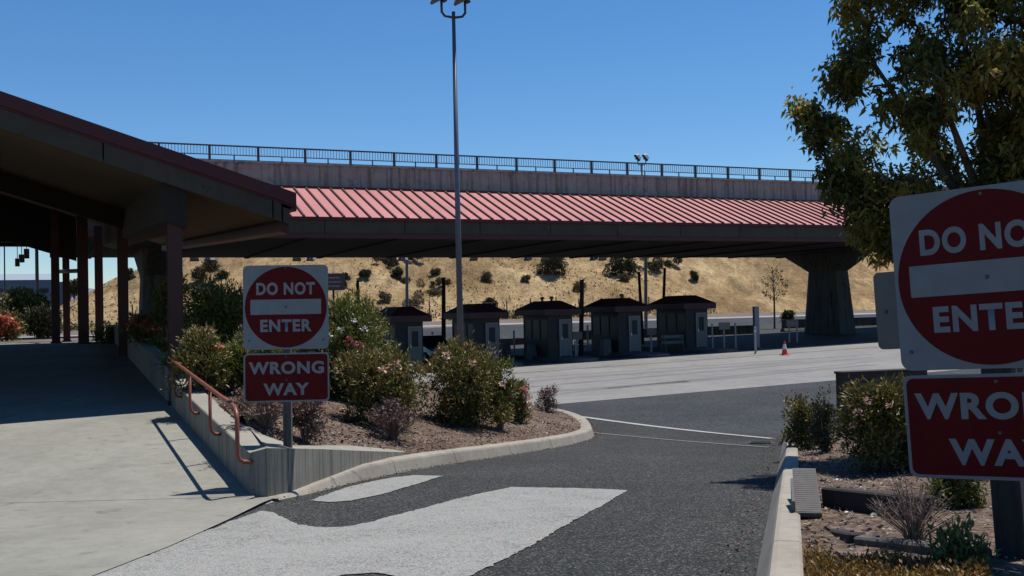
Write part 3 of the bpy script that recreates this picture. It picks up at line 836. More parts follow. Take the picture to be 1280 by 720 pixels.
# under-canopy floodlights
FLG = 'small floodlights hung under the toll canopy'
def hung_light():
    t = thing('hanging_floodlight', 'x', 'floodlight', (0, 0, 0), ROTA, FLG)
    mb = MB(); mb.tube([(0, 0, .55), (0, 0, .12)], .03, 6); mb.build('bracket', MT['lamp_body'], t)
    mb = MB(); mb.hexa([(-.28, -.22, -.10), (.28, -.22, -.10), (.28, .22, -.20), (-.28, .22, -.20)], [(-.2, -.14, .12), (.2, -.14, .12), (.2, .14, .10), (-.2, .14, .10)]); mb.build('housing', MT['lamp_body'], t, bevel=.02)
    mb = MB(); mb.hexa([(-.24, -.30, -.13), (.24, -.30, -.13), (.24, -.235, -.13), (-.24, -.235, -.13)], [(-.24, -.27, .05), (.24, -.27, .05), (.24, -.20, .05), (-.24, -.20, .05)]); mb.build('lens', MT['lens'], t)
    return t
fl0 = hung_light()
spots = [(243, 'first floodlight from the left, seen beside the thick post'), (262, 'floodlight above the round dark oak on the hillside'), (371, 'floodlight right above the left do not enter sign'), (389, 'floodlight just right of the left sign top corner'),
         (480, 'floodlight left of the grey lamp post under the canopy'), (503, 'floodlight touching the grey lamp post under the canopy'), (592, 'floodlight just right of the tall light pole'), (660, 'floodlight above the third toll booth'), (681, 'floodlight in front of the oak above the third booth'), (742, 'floodlight above the fourth toll booth'), (753, 'floodlight closest on the right of its pair above the fourth booth')]
for i, (px, lab) in enumerate(spots):
    o = fl0 if i == 0 else copy_tree(fl0)
    D = 74*2940/(3580-px)*(1.0 if i % 2 else .985)
    p = at(px, 322.5, D); o.location = p; o.rotation_euler = (0, 0, ROTA+(.3 if i % 2 else -.2)); o['label'] = lab + ', pale lens'
    o['group'] = FLG

# floodlight pair above the bridge railing
def flood_pair(name, label, loc, pole_h, s=1.0, rz=0, mat=None, r0_=.10, r1_=.05, tilt=.5):
    t = thing(name, label, 'light pole', loc, rz)
    mb = MB(); mb.tube([(0, 0, -.3), (0, 0, pole_h*.5), (0, 0, pole_h)], [r0_, (r0_+r1_)/2, r1_], 14); mb.build('pole', mat or MT['pole'], t, smooth=True)
    mb = MB(); w = .32*s
    arc = [(-w, 0, pole_h+.30*s), (-w, 0, pole_h-.02), (-w*.75, 0, pole_h-.12*s), (0, 0, pole_h-.16*s), (w*.75, 0, pole_h-.12*s), (w, 0, pole_h-.02), (w, 0, pole_h+.30*s)]
    mb.tube(arc, .035*s, 8); mb.build('bracket', MT['lamp_body'], t, smooth=True)
    for x in (-w, w):
        m4 = Matrix.Translation((x, 0, pole_h+.45*s)) @ Matrix.Rotation(tilt, 4, 'Y') @ Matrix.Scale(s, 4)
        mb = MB(); mb.hexa([m4 @ Vector(v) for v in ((-.30, -.22, -.02), (.30, -.22, -.02), (.30, .22, -.02), (-.30, .22, -.02))], [m4 @ Vector(v) for v in ((-.16, -.12, .26), (.16, -.12, .26), (.16, .12, .26), (-.16, .12, .26))])
        h_ = mb.build('lamp_head', [MT['lamp_top']], t, bevel=.02)
        mb = MB(); mb.hexa([m4 @ Vector(v) for v in ((-.31, -.23, -.09), (.31, -.23, -.09), (.31, .23, -.09), (-.31, .23, -.09))], [m4 @ Vector(v) for v in ((-.32, -.24, -.025), (.32, -.24, -.025), (.32, .24, -.025), (-.32, .24, -.025))])
        mb.build('lens', MT['lamp_body'], h_)
        mb = MB(); mb.box(-.05, .05, -.05, .05, -.22, -.09, m4); mb.build('knuckle', MT['lamp_body'], h_)
    return t
bp = at(571, 8, 29.0); pb = Vector((at(576, 440, 29).x, 29.0, bedL(at(576, 440, 29).x, 29.0)))
flood_pair('light_pole', 'tall thin grey light pole with twin floodlights rising from the shrubs', pb, bp.z-pb.z-.15, 1.05, .25, tilt=-.5)
q = at(802, 204, 66.5)
flood_pair('floodlight_mast', 'short mast with two floodlights sticking up over the bridge railing', Vector((q.x, q.y, PT-1.4)), q.z-PT+1.4, .8, ROTA*.2, MT['pole_far'], .06, .05, .9)

# ------------------------------------------------------------------ left canopy over the ramp
sl = .0464                                       # the whole shelter climbs with the ramp
FC = 20.0
def front_pt(px):
    t = ray(px, 250).x; D = FC/(1-.4453*t); return Vector((t*D, D))
pc = front_pt(362); pz = at(362, 240, pc.y).z
pa = front_pt(0); paz = at(0, 115, pa.y).z
slope = (paz-pz)/((pc-pa).length)
shel = thing('walkway_canopy', 'large shaded shelter roof on red posts over the concrete ramp at left', 'canopy', (pc.x, pc.y, walk(pc.x, pc.y)-.5))
sb = Vector(shel.location); LEN = 21.3
RID = 10.5
def sp(w, m, z):   # w metres up-slope to the left from the eave, m along the walk; z offset from the roof top line
    p = pc - A2*w + U2*m
    zz = pz + slope*(w if w < RID else 2*RID-w) + sl*m + z
    return Vector((p.x, p.y, zz)) - sb
def sprism(mb, w0, w1, m0, m1, z0, z1, mi=0):
    mb.hexa([sp(w0, m0, z0), sp(w1, m0, z0), sp(w1, m1, z0), sp(w0, m1, z0)], [sp(w0, m0, z1), sp(w1, m0, z1), sp(w1, m1, z1), sp(w0, m1, z1)], mi)
mb = MB()
for (a, c) in ((-.02, RID), (RID, 2*RID)): sprism(mb, a, c, .0, LEN, -.06, 0)
mb.build('roof', MT['roof'], shel)
mb = MB()
for (a, c) in ((-.10, RID), (RID, 2*RID)): sprism(mb, a, c, -.09, .0, -.21, .015); sprism(mb, a, c, -.05, .0, -.25, -.212)
sprism(mb, -.12, -.02, .002, LEN, -.30, .01)
mb.build('trim', MT['trim'], shel)
mb = MB(); cuts = [0.14, .30, 3.05, 5.0, RID]
for a, c in zip(cuts, cuts[1:]): sprism(mb, a+.012, c-.012, -.03, .10, -.57, -.252)
sprism(mb, RID, 2*RID, -.03, .10, -.57, -.252)
mb.build('rake_fascia', MT['fascia'], shel)
mb = MB(); sprism(mb, .0, .12, .002, LEN, -.57, -.302); mb.build('eave_fascia', MT['fascia'], shel)
mb = MB(); sprism(mb, .0, .14, .11, LEN, -.74, -.573); mb.build('eave_trim', MT['post_red'], shel)
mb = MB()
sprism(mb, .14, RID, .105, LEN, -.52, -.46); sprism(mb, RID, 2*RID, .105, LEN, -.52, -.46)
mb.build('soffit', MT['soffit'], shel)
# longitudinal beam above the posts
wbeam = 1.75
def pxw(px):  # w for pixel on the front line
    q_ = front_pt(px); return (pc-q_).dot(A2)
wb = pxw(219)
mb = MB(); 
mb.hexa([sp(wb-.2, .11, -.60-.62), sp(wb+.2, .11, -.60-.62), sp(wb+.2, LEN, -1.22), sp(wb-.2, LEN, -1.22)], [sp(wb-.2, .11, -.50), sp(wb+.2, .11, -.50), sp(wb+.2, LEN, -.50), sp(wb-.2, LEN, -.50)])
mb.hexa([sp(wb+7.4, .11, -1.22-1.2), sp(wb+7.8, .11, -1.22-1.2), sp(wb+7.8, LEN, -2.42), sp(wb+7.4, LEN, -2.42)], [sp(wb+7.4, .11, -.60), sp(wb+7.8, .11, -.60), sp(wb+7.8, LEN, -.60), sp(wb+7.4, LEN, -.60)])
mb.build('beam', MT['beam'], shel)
# cross beams under the soffit
for m in (10.3,):
    mb = MB(); mb.hexa([sp(wb+.2, m, -1.0), sp(wb+7.4, m, -1.0-.0), sp(wb+7.4, m+.3, -1.0), sp(wb+.2, m+.3, -1.0)], [sp(wb+.2, m, -.525), sp(wb+7.4, m, -.525), sp(wb+7.4, m+.3, -.525), sp(wb+.2, m+.3, -.525)]); mb.build('cross_beam', MT['beam'], shel)
# drop panel at the far end
mb = MB(); sprism(mb, 3.0, RID, LEN-.3, LEN-.05, -2.05, -.53); sprism(mb, RID, 2*RID, LEN-.3, LEN-.05, -2.05, -.53)
mb.build('end_panel', MT['beam'], shel)
def roof_under(x, y):
    d = Vector((x, y))-pc; w = -d.dot(A2); m = d.dot(U2)
    w = max(0, min(w, 2*RID)); return pz + slope*(w if w < RID else 2*RID-w) + sl*m - .5
for (px, D, w) in ((219, 17.75, .24), (154, 27.4, .26), (124, 37.8, .28), (104, 33.5, .33), (83, 37.4, .24), (69.5, 35.5, .27)):
    p = at(px, 380, D); zb = walk(p.x, p.y)+.02; zt = roof_under(p.x, p.y)-.02
    m4 = Matrix.Translation(Vector((p.x, p.y, 0))-Vector((sb.x, sb.y, sb.z))) @ Matrix.Rotation(ROTA, 4, 'Z')
    mb = MB(); h2 = w/2
    mb.box(-h2*.98, h2*.98, -h2, -h2+.02, zb, zt, m4); mb.box(-h2*.98, h2*.98, h2-.02, h2, zb, zt, m4); mb.box(-h2*.55, h2*.55, -h2+.021, h2-.021, zb, zt, m4)
    mb.box(-h2*1.3, h2*1.3, -h2*1.3, h2*1.3, zb-.3, zb+.03, m4)
    mb.build('post', MT['post_red'], shel)
p0 = at(70, 339.5, 38); p1 = at(99, 338.5, 34)
mb = MB(); mb.tube([p0-sb, p1-sb], .07, 8); mb.build('tie_bar', MT['post_red'], shel)
# stepped signal boxes hung at the far end
HB = 'dark boxes hung in a stepped row under the far end of the ramp shelter'
def hang_box(px0, px1, py0, py1, D, top, label):
    a = at(px0, py0, D); c = at(px1, py1, D); t = thing('hanging_box', label, 'signal box', ((a.x+c.x)/2, D, c.z), ROTA, HB)
    w = (c.x-a.x)/2; h = a.z-c.z
    mb = MB(); mb.box(-w, w, -.09, .09, 0, h); mb.build('housing', MT['black'], t, bevel=.015)
    mb = MB(); zt = roof_under((a.x+c.x)/2, D)-c.z
    mb.tube([(0, 0, h), (0, 0, max(h+.1, zt))], .012, 6); mb.build('hanger', MT['black'], t)
    mb = MB(); mb.box(-w*.7, w*.7, -.10, -.092, h*.15, h*.85); mb.build('face', MT['lamp_body'], t)
hang_box(19, 24.5, 323, 333, 36, 0, 'lowest and leftmost dark box hanging on a thin rod under the shelter')
hang_box(23.7, 30.5, 318, 328, 36.3, 0, 'middle dark box of the three hanging in steps under the shelter')
hang_box(30, 36.5, 311, 323, 36.6, 0, 'highest and rightmost dark box hanging in steps under the shelter')

# handrail -----------------------------------------------------------------------------
hr = thing('handrail', 'bent orange red steel handrail with four legs along the ramp wall', 'handrail', (*wline(0, -.12), walk(*wline(0, -.12))))
hb = Vector(hr.location)
def hp(k, z, off=-.12): p = wline(k, off); return Vector((p.x, p.y, walk(*wline(k, -.12))+z)) - hb
HZ = .885
pts = [hp(6.05, HZ-.04), hp(5.98, HZ-.005), hp(5.9, HZ), hp(4, HZ), hp(2, HZ), hp(.25, HZ), hp(.12, HZ-.012), hp(.04, HZ-.05), hp(.0, HZ-.11), hp(0, .5), hp(0, .41), hp(.0, .36, -.10), hp(0, .335, -.06), hp(0, .33, .03)]
mb = MB(); mb.tube(pts, .0235, 12); mb.build('rail', MT['rail_red'], hr, smooth=True)
for k in (1.95, 3.9, 5.9):
    mb = MB(); mb.tube([hp(k, HZ-.01), hp(k, .42), hp(k, .37, -.105), hp(k, .335, -.065), hp(k, .33, .03)], .021, 10); mb.build('leg', MT['rail_red'], hr, smooth=True)

# ------------------------------------------------------------------ signs
def round_rect(w, h, r, n=8):
    pts = []
    for cx, cy, a0 in ((w/2-r, h/2-r, 0), (-w/2+r, h/2-r, 90), (-w/2+r, -h/2+r, 180), (w/2-r, -h/2+r, 270)):
        for k in range(n+1): a = R(a0+90*k/n); pts.append((cx+r*math.cos(a), cy+r*math.sin(a)))
    return pts
def plate(mb, pts, y0, y1, cx=0, cz=0):   # plate in the local x-z plane, front towards -y
    mb.hexa([Vector((x+cx, y0, z+cz)) for x, z in pts], [Vector((x+cx, y1, z+cz)) for x, z in pts])
def word(text, x0, x1, z0, z1, y, mat, parent, bold=.04):
    cu = bpy.data.curves.new('lettering', 'FONT'); cu.body = text; cu.size = 1; cu.offset = bold; cu.extrude = .0; cu.resolution_u = 6; cu.space_character = 1.12
    ob = bpy.data.objects.new('tmp', cu); COL.objects.link(ob); bpy.context.view_layer.update()
    me = bpy.data.meshes.new_from_object(ob.evaluated_get(bpy.context.evaluated_depsgraph_get())); bpy.data.objects.remove(ob)
    co = np.zeros(len(me.vertices)*3); me.vertices.foreach_get('co', co); co = co.reshape(-1, 3)
    mn = co.min(0); mx = co.max(0)
    X = x0+(co[:, 0]-mn[0])/(mx[0]-mn[0])*(x1-x0); Z = z0+(co[:, 1]-mn[1])/(mx[1]-mn[1])*(z1-z0)
    me.vertices.foreach_set('co', np.stack([X, np.full(len(X), y), Z], 1).ravel()); me.materials.clear(); me.materials.append(mat); me.name = 'lettering'
    me.update()
    o = bpy.data.objects.new('lettering', me); COL.objects.link(o); o.parent = parent
    return o
def bolt(x, z, y, parent, r=.011):
    mb = MB(); n = 12; mb.hexa([Vector((x+r*math.cos(2*math.pi*k/n), y, z+r*math.sin(2*math.pi*k/n))) for k in range(n)], [Vector((x+r*.6*math.cos(2*math.pi*k/n), y-.006, z+r*.6*math.sin(2*math.pi*k/n))) for k in range(n)])
    mb.build('bolt', MT['bolt'], parent)
S = .914
def sign_pair(root, zc, zw, xo=0, yo=0):
    """DO NOT ENTER panel centred at local height zc, WRONG WAY panel at zw"""
    mb = MB(); plate(mb, round_rect(S, S, .055), yo, yo+.004, xo, zc); p = mb.build('do_not_enter_panel', MT['white'], root)
    k = S/302.0
    n = 72; rd = 145*k
    mb = MB(); plate(mb, [(rd*math.cos(2*math.pi*i/n), rd*math.sin(2*math.pi*i/n)) for i in range(n)], yo-.0015, yo-.0003, xo, zc); mb.build('red_disc', MT['sign_red'], p)
    mb = MB(); plate(mb, round_rect(250*k, 54*k, .006, 3), yo-.0030, yo-.0018, xo, zc+1*k); mb.build('bar', MT['white'], p)
    word('DO NOT', xo-104*k, xo+104*k, zc+44*k, zc+89*k, yo-.003, MT['white'], p)
    word('ENTER', xo-91*k, xo+91*k, zc-88*k, zc-44*k, yo-.003, MT['white'], p)
    for x, z in ((-.40, -.36), (.40, -.36), (0, .0), (0, .42)): bolt(xo+x, zc+z, yo-(.0035 if z == 0 else .0004), p)
    H = .528
    mb = MB(); plate(mb, round_rect(S, H, .045), yo, yo+.004, xo, zw); q = mb.build('wrong_way_panel', MT['white'], root)
    mb = MB(); plate(mb, round_rect(S-.034, H-.034, .036), yo-.0015, yo-.0003, xo, zw); mb.build('red_field', MT['sign_red'], q)
    word('WRONG', xo-133*k, xo+133*k, zw+12*k, zw+57*k, yo-.003, MT['white'], q)
    word('WAY', xo-82*k, xo+80*k, zw-64*k, zw-20*k, yo-.003, MT['white'], q)
    bolt(xo, zw+.225, yo-.0018, q); bolt(xo, zw-.03, yo-.0018, q)
D = 11.26; cpt = at(355.5, 384, D); wpt = at(354.8, 472, D); fpt = at(356.5, 553, D); 
ls = thing('traffic_sign', 'left do not enter sign over wrong way panel on short grey post behind the wall', 'road sign', (cpt.x, D+.06, fpt.z), 0, 'do not enter and wrong way signs')
sign_pair(ls, cpt.z-fpt.z, wpt.z-fpt.z, 0, -.06)
ls.rotation_euler = (R(-1), R(.3), R(4))
mb = MB(); mb.box(-.045, .045, -.055, .035, -.5, cpt.z-fpt.z+.30); mb.build('post', MT['post_wood'], ls, bevel=.006)
# right sign: closer, turned and leaning
Dc = 5.19; cpt = at(1234, 346, Dc)
rs = thing('traffic_sign', 'right do not enter sign, much closer and leaning, cut by the picture edge', 'road sign', (0, 0, 0), 0, 'do not enter and wrong way signs')
gz = bedR(cpt.x, Dc)
hgt = cpt.z-gz
sign_pair(rs, hgt, hgt-.914/2-.025-.264, 0, -.09)
mb = MB(); mb.box(-.07, .07, -.085, .055, -.6, hgt+.40); mb.build('post', MT['post_dark'], rs, bevel=.008)
mb = MB(); plate(mb, round_rect(.76, .42, .03), .062, .066, -.245, hgt-.135); q = mb.build('rear_panel', MT['sign_back'], rs); bolt(-.57, hgt-.14, .06, q)
yaw = R(-39); lean = R(2.7)
Mrot = Matrix.Rotation(yaw, 4, 'Z') @ Matrix.Rotation(-lean, 4, 'Y')
pos = cpt - (Mrot @ Vector((0, -.09, hgt)))
rs.matrix_world = Matrix.Translation(pos) @ Mrot

# ------------------------------------------------------------------ toll booths and plaza things
BG = 'toll booths standing in a row under the overpass'
def make_booth():
    t = thing('toll_booth', 'x', 'toll booth', (0, 0, 0), ROTA, BG)
    mb = MB(); mb.box(-.75, .75, 0, 3.2, 0, .95)
    for x in (-.75, .65):
        for y in (0, 1.02, 2.1, 3.1): mb.box(x, x+.1, y, y+.1, .95, 2.02)
    mb.box(-.75, .75, 0, 3.2, 2.02, 2.28); mb.box(-.16, -.06, .002, .1, .95, 2.02)
    mb.build('wall', MT['booth'], t)
    mb = MB()
    for y0, y1 in ((.1, 1.02), (1.12, 2.1), (2.2, 3.1)):
        mb.box(-.72, -.70, y0, y1, .95, 2.02); mb.box(.70, .72, y0, y1, .95, 2.02)
    mb.box(-.65, -.16, .03, .05, .95, 2.02); mb.box(-.65, .65, 3.15, 3.17, .95, 2.02)
    mb.build('window', MT['glass'], t)
    mb = MB(); mb.box(-.02, .60, -.045, -.005, .05, 1.0); mb.box(-.02, .11, -.045, -.005, 1.0, 1.95); mb.box(.47, .60, -.045, -.005, 1.0, 1.95); mb.box(.11, .47, -.045, -.005, 1.80, 1.95)
    d = mb.build('door', MT['door'], t)
    mb = MB(); mb.box(.11, .47, -.03, -.015, 1.0, 1.8); mb.build('pane', MT['glass'], d)
    mb = MB(); mb.box(.04, .07, -.09, -.047, .95, 1.08); mb.build('handle', MT['chrome'], d)
    mb = MB(); mb.box(-.08, -.022, -.055, -.004, .0, 2.05); mb.box(.602, .66, -.055, -.004, .0, 2.05); mb.box(-.022, .602, -.055, -.004, 1.96, 2.05); mb.build('door_frame', MT['frame'], t)
    mb = MB()
    mb.box(-1.12, 1.12, -.38, 3.58, 2.281, 2.60)
    mb.hexa([Vector(v) for v in ((-1.12, -.38, 2.60), (1.12, -.38, 2.60), (1.12, 3.58, 2.60), (-1.12, 3.58, 2.60))], [Vector(v) for v in ((-.35, .55, 3.08), (.35, .55, 3.08), (.35, 2.65, 3.08), (-.35, 2.65, 3.08))])
    r = mb.build('roof', MT['booth_roof'], t)
    return t
def make_vent(parent, x, y):
    mb = MB(); mb.lathe([(.07, 3.0), (.07, 3.18), (.13, 3.19), (.13, 3.27), (.05, 3.33)], 10, (x, y, 0)); mb.build('vent', MT['lamp_body'], parent)
DB = 57.0; booths = []
labs = ['leftmost toll booth with pale door and dark hip roof partly behind pink flowered shrub', 'second toll booth from the left, directly behind the tall light pole', 'middle toll booth with two small vents on its dark red roof', 'fourth toll booth with thin leaning pole behind its roof', 'rightmost toll booth with open view of the far road beside it']
bx = [512, 609, 701, 788, 872]
btpl = make_booth()
tpl_kids = True
for i, px in enumerate(bx):
    D = DB*2879/(3580-px); d = ray(px, 440); x = d.x*D; z = ground(x, D)+.006
    if i == 0: t = btpl
    else: t = copy_tree(btpl)
    t.location = (x, D, z+.17); t.rotation_euler = (0, 0, ROTA); t['label'] = labs[i]; booths.append(t)
for x, y in ((-.1, .8), (.1, 2.4)): make_vent(booths[2], x, y)
make_vent(booths[3], .1, 1.0)
for i, t in enumerate(booths):
    m4 = Matrix.Translation(Vector(t.location)-Vector((0, 0, .17))) @ Matrix.Rotation(ROTA, 4, 'Z')
    mb = MB()
    pr_ = [(-1.0, 9), (-1.0, -2.2), (-.7, -3.0), (-.3, -3.3), (.3, -3.3), (.7, -3.0), (1.0, -2.2), (1.0, 9)]
    mb.hexa([m4 @ Vector((x, y, -.2)) for x, y in pr_], [m4 @ Vector((x, y, .165)) for x, y in pr_])
    struct('traffic_island', mb, MT['island'])
def on_plaza(px, py): p = hit(px, py, ground); return p
BO = 'thin white posts on the toll plaza'
def bollard(px, py, h, r, label, first=None):
    p = on_plaza(px, py)
    t = thing('bollard', label, 'bollard', p, 0, BO)
    mb = MB(); mb.lathe([(r*1.6, -.02), (r*1.6, .03), (r, .05), (r, h-.03), (r*.7, h)], 10); mb.build('post', MT['boll'], t)
    mb = MB(); mb.lathe([(r+.006, h*.8), (r+.006, h*.88)], 10); mb.build('band', MT['lamp_top'], t)
for px, py, h, lab in ((691.5, 446.5, 1.25, 'thin white bollard in front of the middle booth door'), (719.5, 447.5, .95, 'short white bollard under the tan box right of the middle booth'), (792, 441, 1.3, 'thin white bollard in front of the fourth booth door'), (814, 441, .95, 'short white bollard right of the fourth booth'), (944.5, 442.5, 1.45, 'white bollard at the shadow edge left of the orange cone'), (643, 443, 1.5, 'grey white bollard left of the middle booth'), (541, 446, 1.6, 'pale bollard right of the leftmost booth beside the dark car'), (735, 437, 1.6, 'pale post just right of the middle booth')):
    bollard(px, py, h, .06, lab)
def small_sign(px, py, ty0, ty1, w, legs, label, mat='tan', name='plaza_sign', group=None):
    p = on_plaza(px, py); D = p.y
    t = thing(name, label, 'sign', p, ROTA*.6, group)
    z1 = at(px, ty0, D).z-p.z; z0 = at(px, ty1, D).z-p.z
    mb = MB(); mb.box(-w/2, w/2, -.05, .03, z0, z1); mb.build('panel', MT[mat], t, bevel=.015)
    for x in legs:
        mb = MB(); mb.box(x-.045, x+.045, .032, .10, -.05, z1-.05); mb.build('post', MT['boll'], t)
TG = 'tan box signs at the noses of the toll islands'
small_sign(722, 446, 414.5, 424.5, .62, (0,), 'tan box sign right of the middle toll booth door', group=TG)
small_sign(815, 440, 410, 419, .60, (0,), 'tan box sign between the fourth and rightmost booths', group=TG)
small_sign(906, 436, 403, 412, .72, (-.75, 0, .75), 'tan panel on thin posts right of the rightmost booth', group=TG)
small_sign(991, 428, 400, 408.5, .85, (-.2, .35), 'tan panel on two posts in front of the right bridge pier', group=TG)
small_sign(612, 448, 420, 430, .75, (0,), 'pinkish tan panel in front of the second booth door', group=TG)
# grey cabinets and a folded barricade beside the booths
CBG = 'grey equipment cabinets beside the toll booths'
def cabinet(px, py, w, h, label):
    p = on_plaza(px, py); t = thing('equipment_cabinet', label, 'cabinet', p, ROTA, CBG)
    mb = MB(); mb.hexa([Vector(v) for v in ((-w/2, -.3, 0), (w/2, -.3, 0), (w/2, .3, 0), (-w/2, .3, 0))], [Vector(v) for v in ((-w*.3, -.2, h), (w/2, -.2, h), (w/2, .3, h), (-w*.3, .3, h))]); mb.build('housing', MT['tan_grey'], t, bevel=.02)
    mb = MB(); mb.box(-w*.1, w*.35, -.32, -.305, h*.2, h*.6); mb.build('panel', MT['door'], t)
MT['tan_grey'] = plain('cabinet paint', (.095, .10, .097), .6, .15, 3)
cabinet(668, 449.5, .95, .85, 'grey cabinet with slanted side left of the middle booth')
cabinet(757, 445, .55, .95, 'slim grey cabinet in front of the fourth booth windows')
cabinet(631, 449, .6, .9, 'small grey cabinet in the gap between second and middle booths')
p = on_plaza(841, 440.5); t = thing('barricade', 'folding grey barricade with crossed legs left of the rightmost booth', 'barricade', p, ROTA)
mb = MB(); mb.box(-.75, .75, -.02, .02, .82, 1.0); mb.box(-.75, .75, -.02, .02, .5, .66); mb.build('board', MT['tan_grey'], t)
for x in (-.6, .6):
    for y in (-.3, .3):
        mb = MB(); mb.tube([(x, y, 0), (x, y*.1, 1.02)], .028, 6); mb.build('leg', MT['tan_grey'], t)
# grey column with rod near the cone
p = on_plaza(946, 437); t = thing('grey_column', 'slim blue grey steel column standing left of the bridge pier', 'column', p, ROTA)
mb = MB(); mb.box(-.16, .16, -.1, .1, 0, at(945, 383, p.y).z-p.z); mb.build('shaft', MT['pole'], t, bevel=.01)
mb = MB(); mb.box(-.25, .25, -.2, .2, -.02, .12); mb.build('base', MT['island'], t)
def cone(px, py, h, label):
    p = on_plaza(px, py); t = thing('traffic_cone', label, 'cone', p, .4, 'orange traffic cones on the plaza')
    mb = MB(); mb.box(-.2*h/.7, .2*h/.7, -.2*h/.7, .2*h/.7, 0.008, .04); mb.build('base', MT['orange'], t, bevel=.01)
    mb = MB(); mb.lathe([(.15*h/.7, .04), (.10*h/.7, h*.42), (.055*h/.7, h*.8), (.03*h/.7, h)], 16); c_ = mb.build('body', MT['orange'], t, smooth=False)
    mb = MB(); mb.lathe([(.103*h/.7, h*.42), (.064*h/.7, h*.76)], 16); mb.build('band', MT['reflect'], c_)
cone(981, 444, .74, 'orange traffic cone with pale band standing on the sunlit plaza concrete')
cone(775, 438, .8, 'dim orange cone in the shade left of the fourth booth door')
# barriers and the low wall behind the plaza
def barrier(s0, s1, t, label):
    o = st(s0, t); o.z = ground(o.x, o.y); b_ = thing('concrete_barrier', label, 'barrier', o, ROTA, 'concrete barriers behind the toll booths')
    L = s1-s0; pr2 = [(-.3, 0), (-.3, .08), (-.12, .33), (-.08, .98), (.08, .98), (.12, .33), (.3, .08), (.3, 0)]
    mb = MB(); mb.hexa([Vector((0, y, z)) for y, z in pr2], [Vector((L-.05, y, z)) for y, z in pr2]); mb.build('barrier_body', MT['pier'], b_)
    mb = MB(); n = int(L/3)
    for k in range(n): mb.box(1+k*3, 1.12+k*3, -.06, .06, .985, 1.03)
    mb.build('marker', MT['boll'], b_)
barrier(14, 30, 19.5, 'dark concrete barrier in shade between rightmost booth and bridge pier')
barrier(32.5, 50, 19.5, 'concrete barrier in shade right of the bridge pier')
barrier(-14, 13, 24, 'long concrete barrier glimpsed between the toll booths')
barrier(-40, 70, 37, 'longest concrete barrier, behind all toll booths below the pale far road')
# dark car in the lane between the first two booths
def make_car(loc, rz):
    t = thing('parked_car', 'dark car in the shade between the two leftmost toll booths', 'car', loc, rz)
    sec = [(0.0, .52, .34, .62), (.10, .78, .30, .74), (.9, .88, .28, .92), (1.35, .90, .28, .98), (3.9, .90, .28, 1.0), (4.5, .84, .32, .96), (4.62, .7, .40, .85)]
    mb = MB(); vs = []; 
    for y, w, z0, z1 in sec: vs += [Vector((-w*.9, y, z0)), Vector((-w, y, z0+.2)), Vector((-w*.93, y, z1)), Vector((w*.93, y, z1)), Vector((w, y, z0+.2)), Vector((w*.9, y, z0))]
    fs = [tuple(range(6)), tuple(range(len(vs)-6, len(vs)))]
    for i in range(len(sec)-1):
        for j in range(6): fs.append((i*6+j, i*6+(j+1) % 6, (i+1)*6+(j+1) % 6, (i+1)*6+j))
    mb.add(vs, fs); mb.build('body', MT['car'], t, bevel=.03, bseg=2)
    mb = MB(); mb.hexa([Vector(v) for v in ((-.82, 1.3, .97), (.82, 1.3, .97), (.82, 4.45, .97), (-.82, 4.45, .97))], [Vector(v) for v in ((-.62, 2.0, 1.48), (.62, 2.0, 1.48), (.62, 3.9, 1.48), (-.62, 3.9, 1.48))]); mb.build('cabin', MT['glass'], t, bevel=.03)
    mb = MB(); mb.hexa([Vector(v) for v in ((-.63, 1.98, 1.482), (.63, 1.98, 1.482), (.63, 3.92, 1.482), (-.63, 3.92, 1.482))], [Vector(v) for v in ((-.55, 2.1, 1.54), (.55, 2.1, 1.54), (.55, 3.8, 1.54), (-.55, 3.8, 1.54))]); mb.build('roof', MT['car'], t)
    for x in (-.62, .62):
        mb = MB(); mb.box(x-.17, x+.17, .0, .12, .60, .74); mb.build('headlight', MT['lens'], t, bevel=.03)
    mb = MB(); mb.box(-.45, .45, .02, .08, .5, .62); mb.build('grille', MT['black'], t)
    mb = MB(); mb.box(-.80, .80, -.03, .06, .36, .44); mb.build('bumper', MT['chrome'], t, bevel=.01)
    for x in (-.80, .80):
        for y in (.95, 3.75):
            mb = MB(); n = 20; rr_ = .33
            mb.hexa([Vector((x-.1, y+rr_*math.cos(6.2832*k/n), .33+rr_*math.sin(6.2832*k/n))) for k in range(n)], [Vector((x+.1, y+rr_*math.cos(6.2832*k/n), .33+rr_*math.sin(6.2832*k/n))) for k in range(n)])
            w_ = mb.build('wheel', MT['tyre'], t)
            mb = MB(); rr_ = .2; mb.hexa([Vector((x-.108, y+rr_*math.cos(6.2832*k/n), .33+rr_*math.sin(6.2832*k/n))) for k in range(n)], [Vector((x+.108, y+rr_*math.cos(6.2832*k/n), .33+rr_*math.sin(6.2832*k/n))) for k in range(n)]); mb.build('rim', MT['pole_far'], w_)
p = at(557, 440, 57.5); make_car((p.x, 57.5, ground(p.x, 57.5)+.01), ROTA)

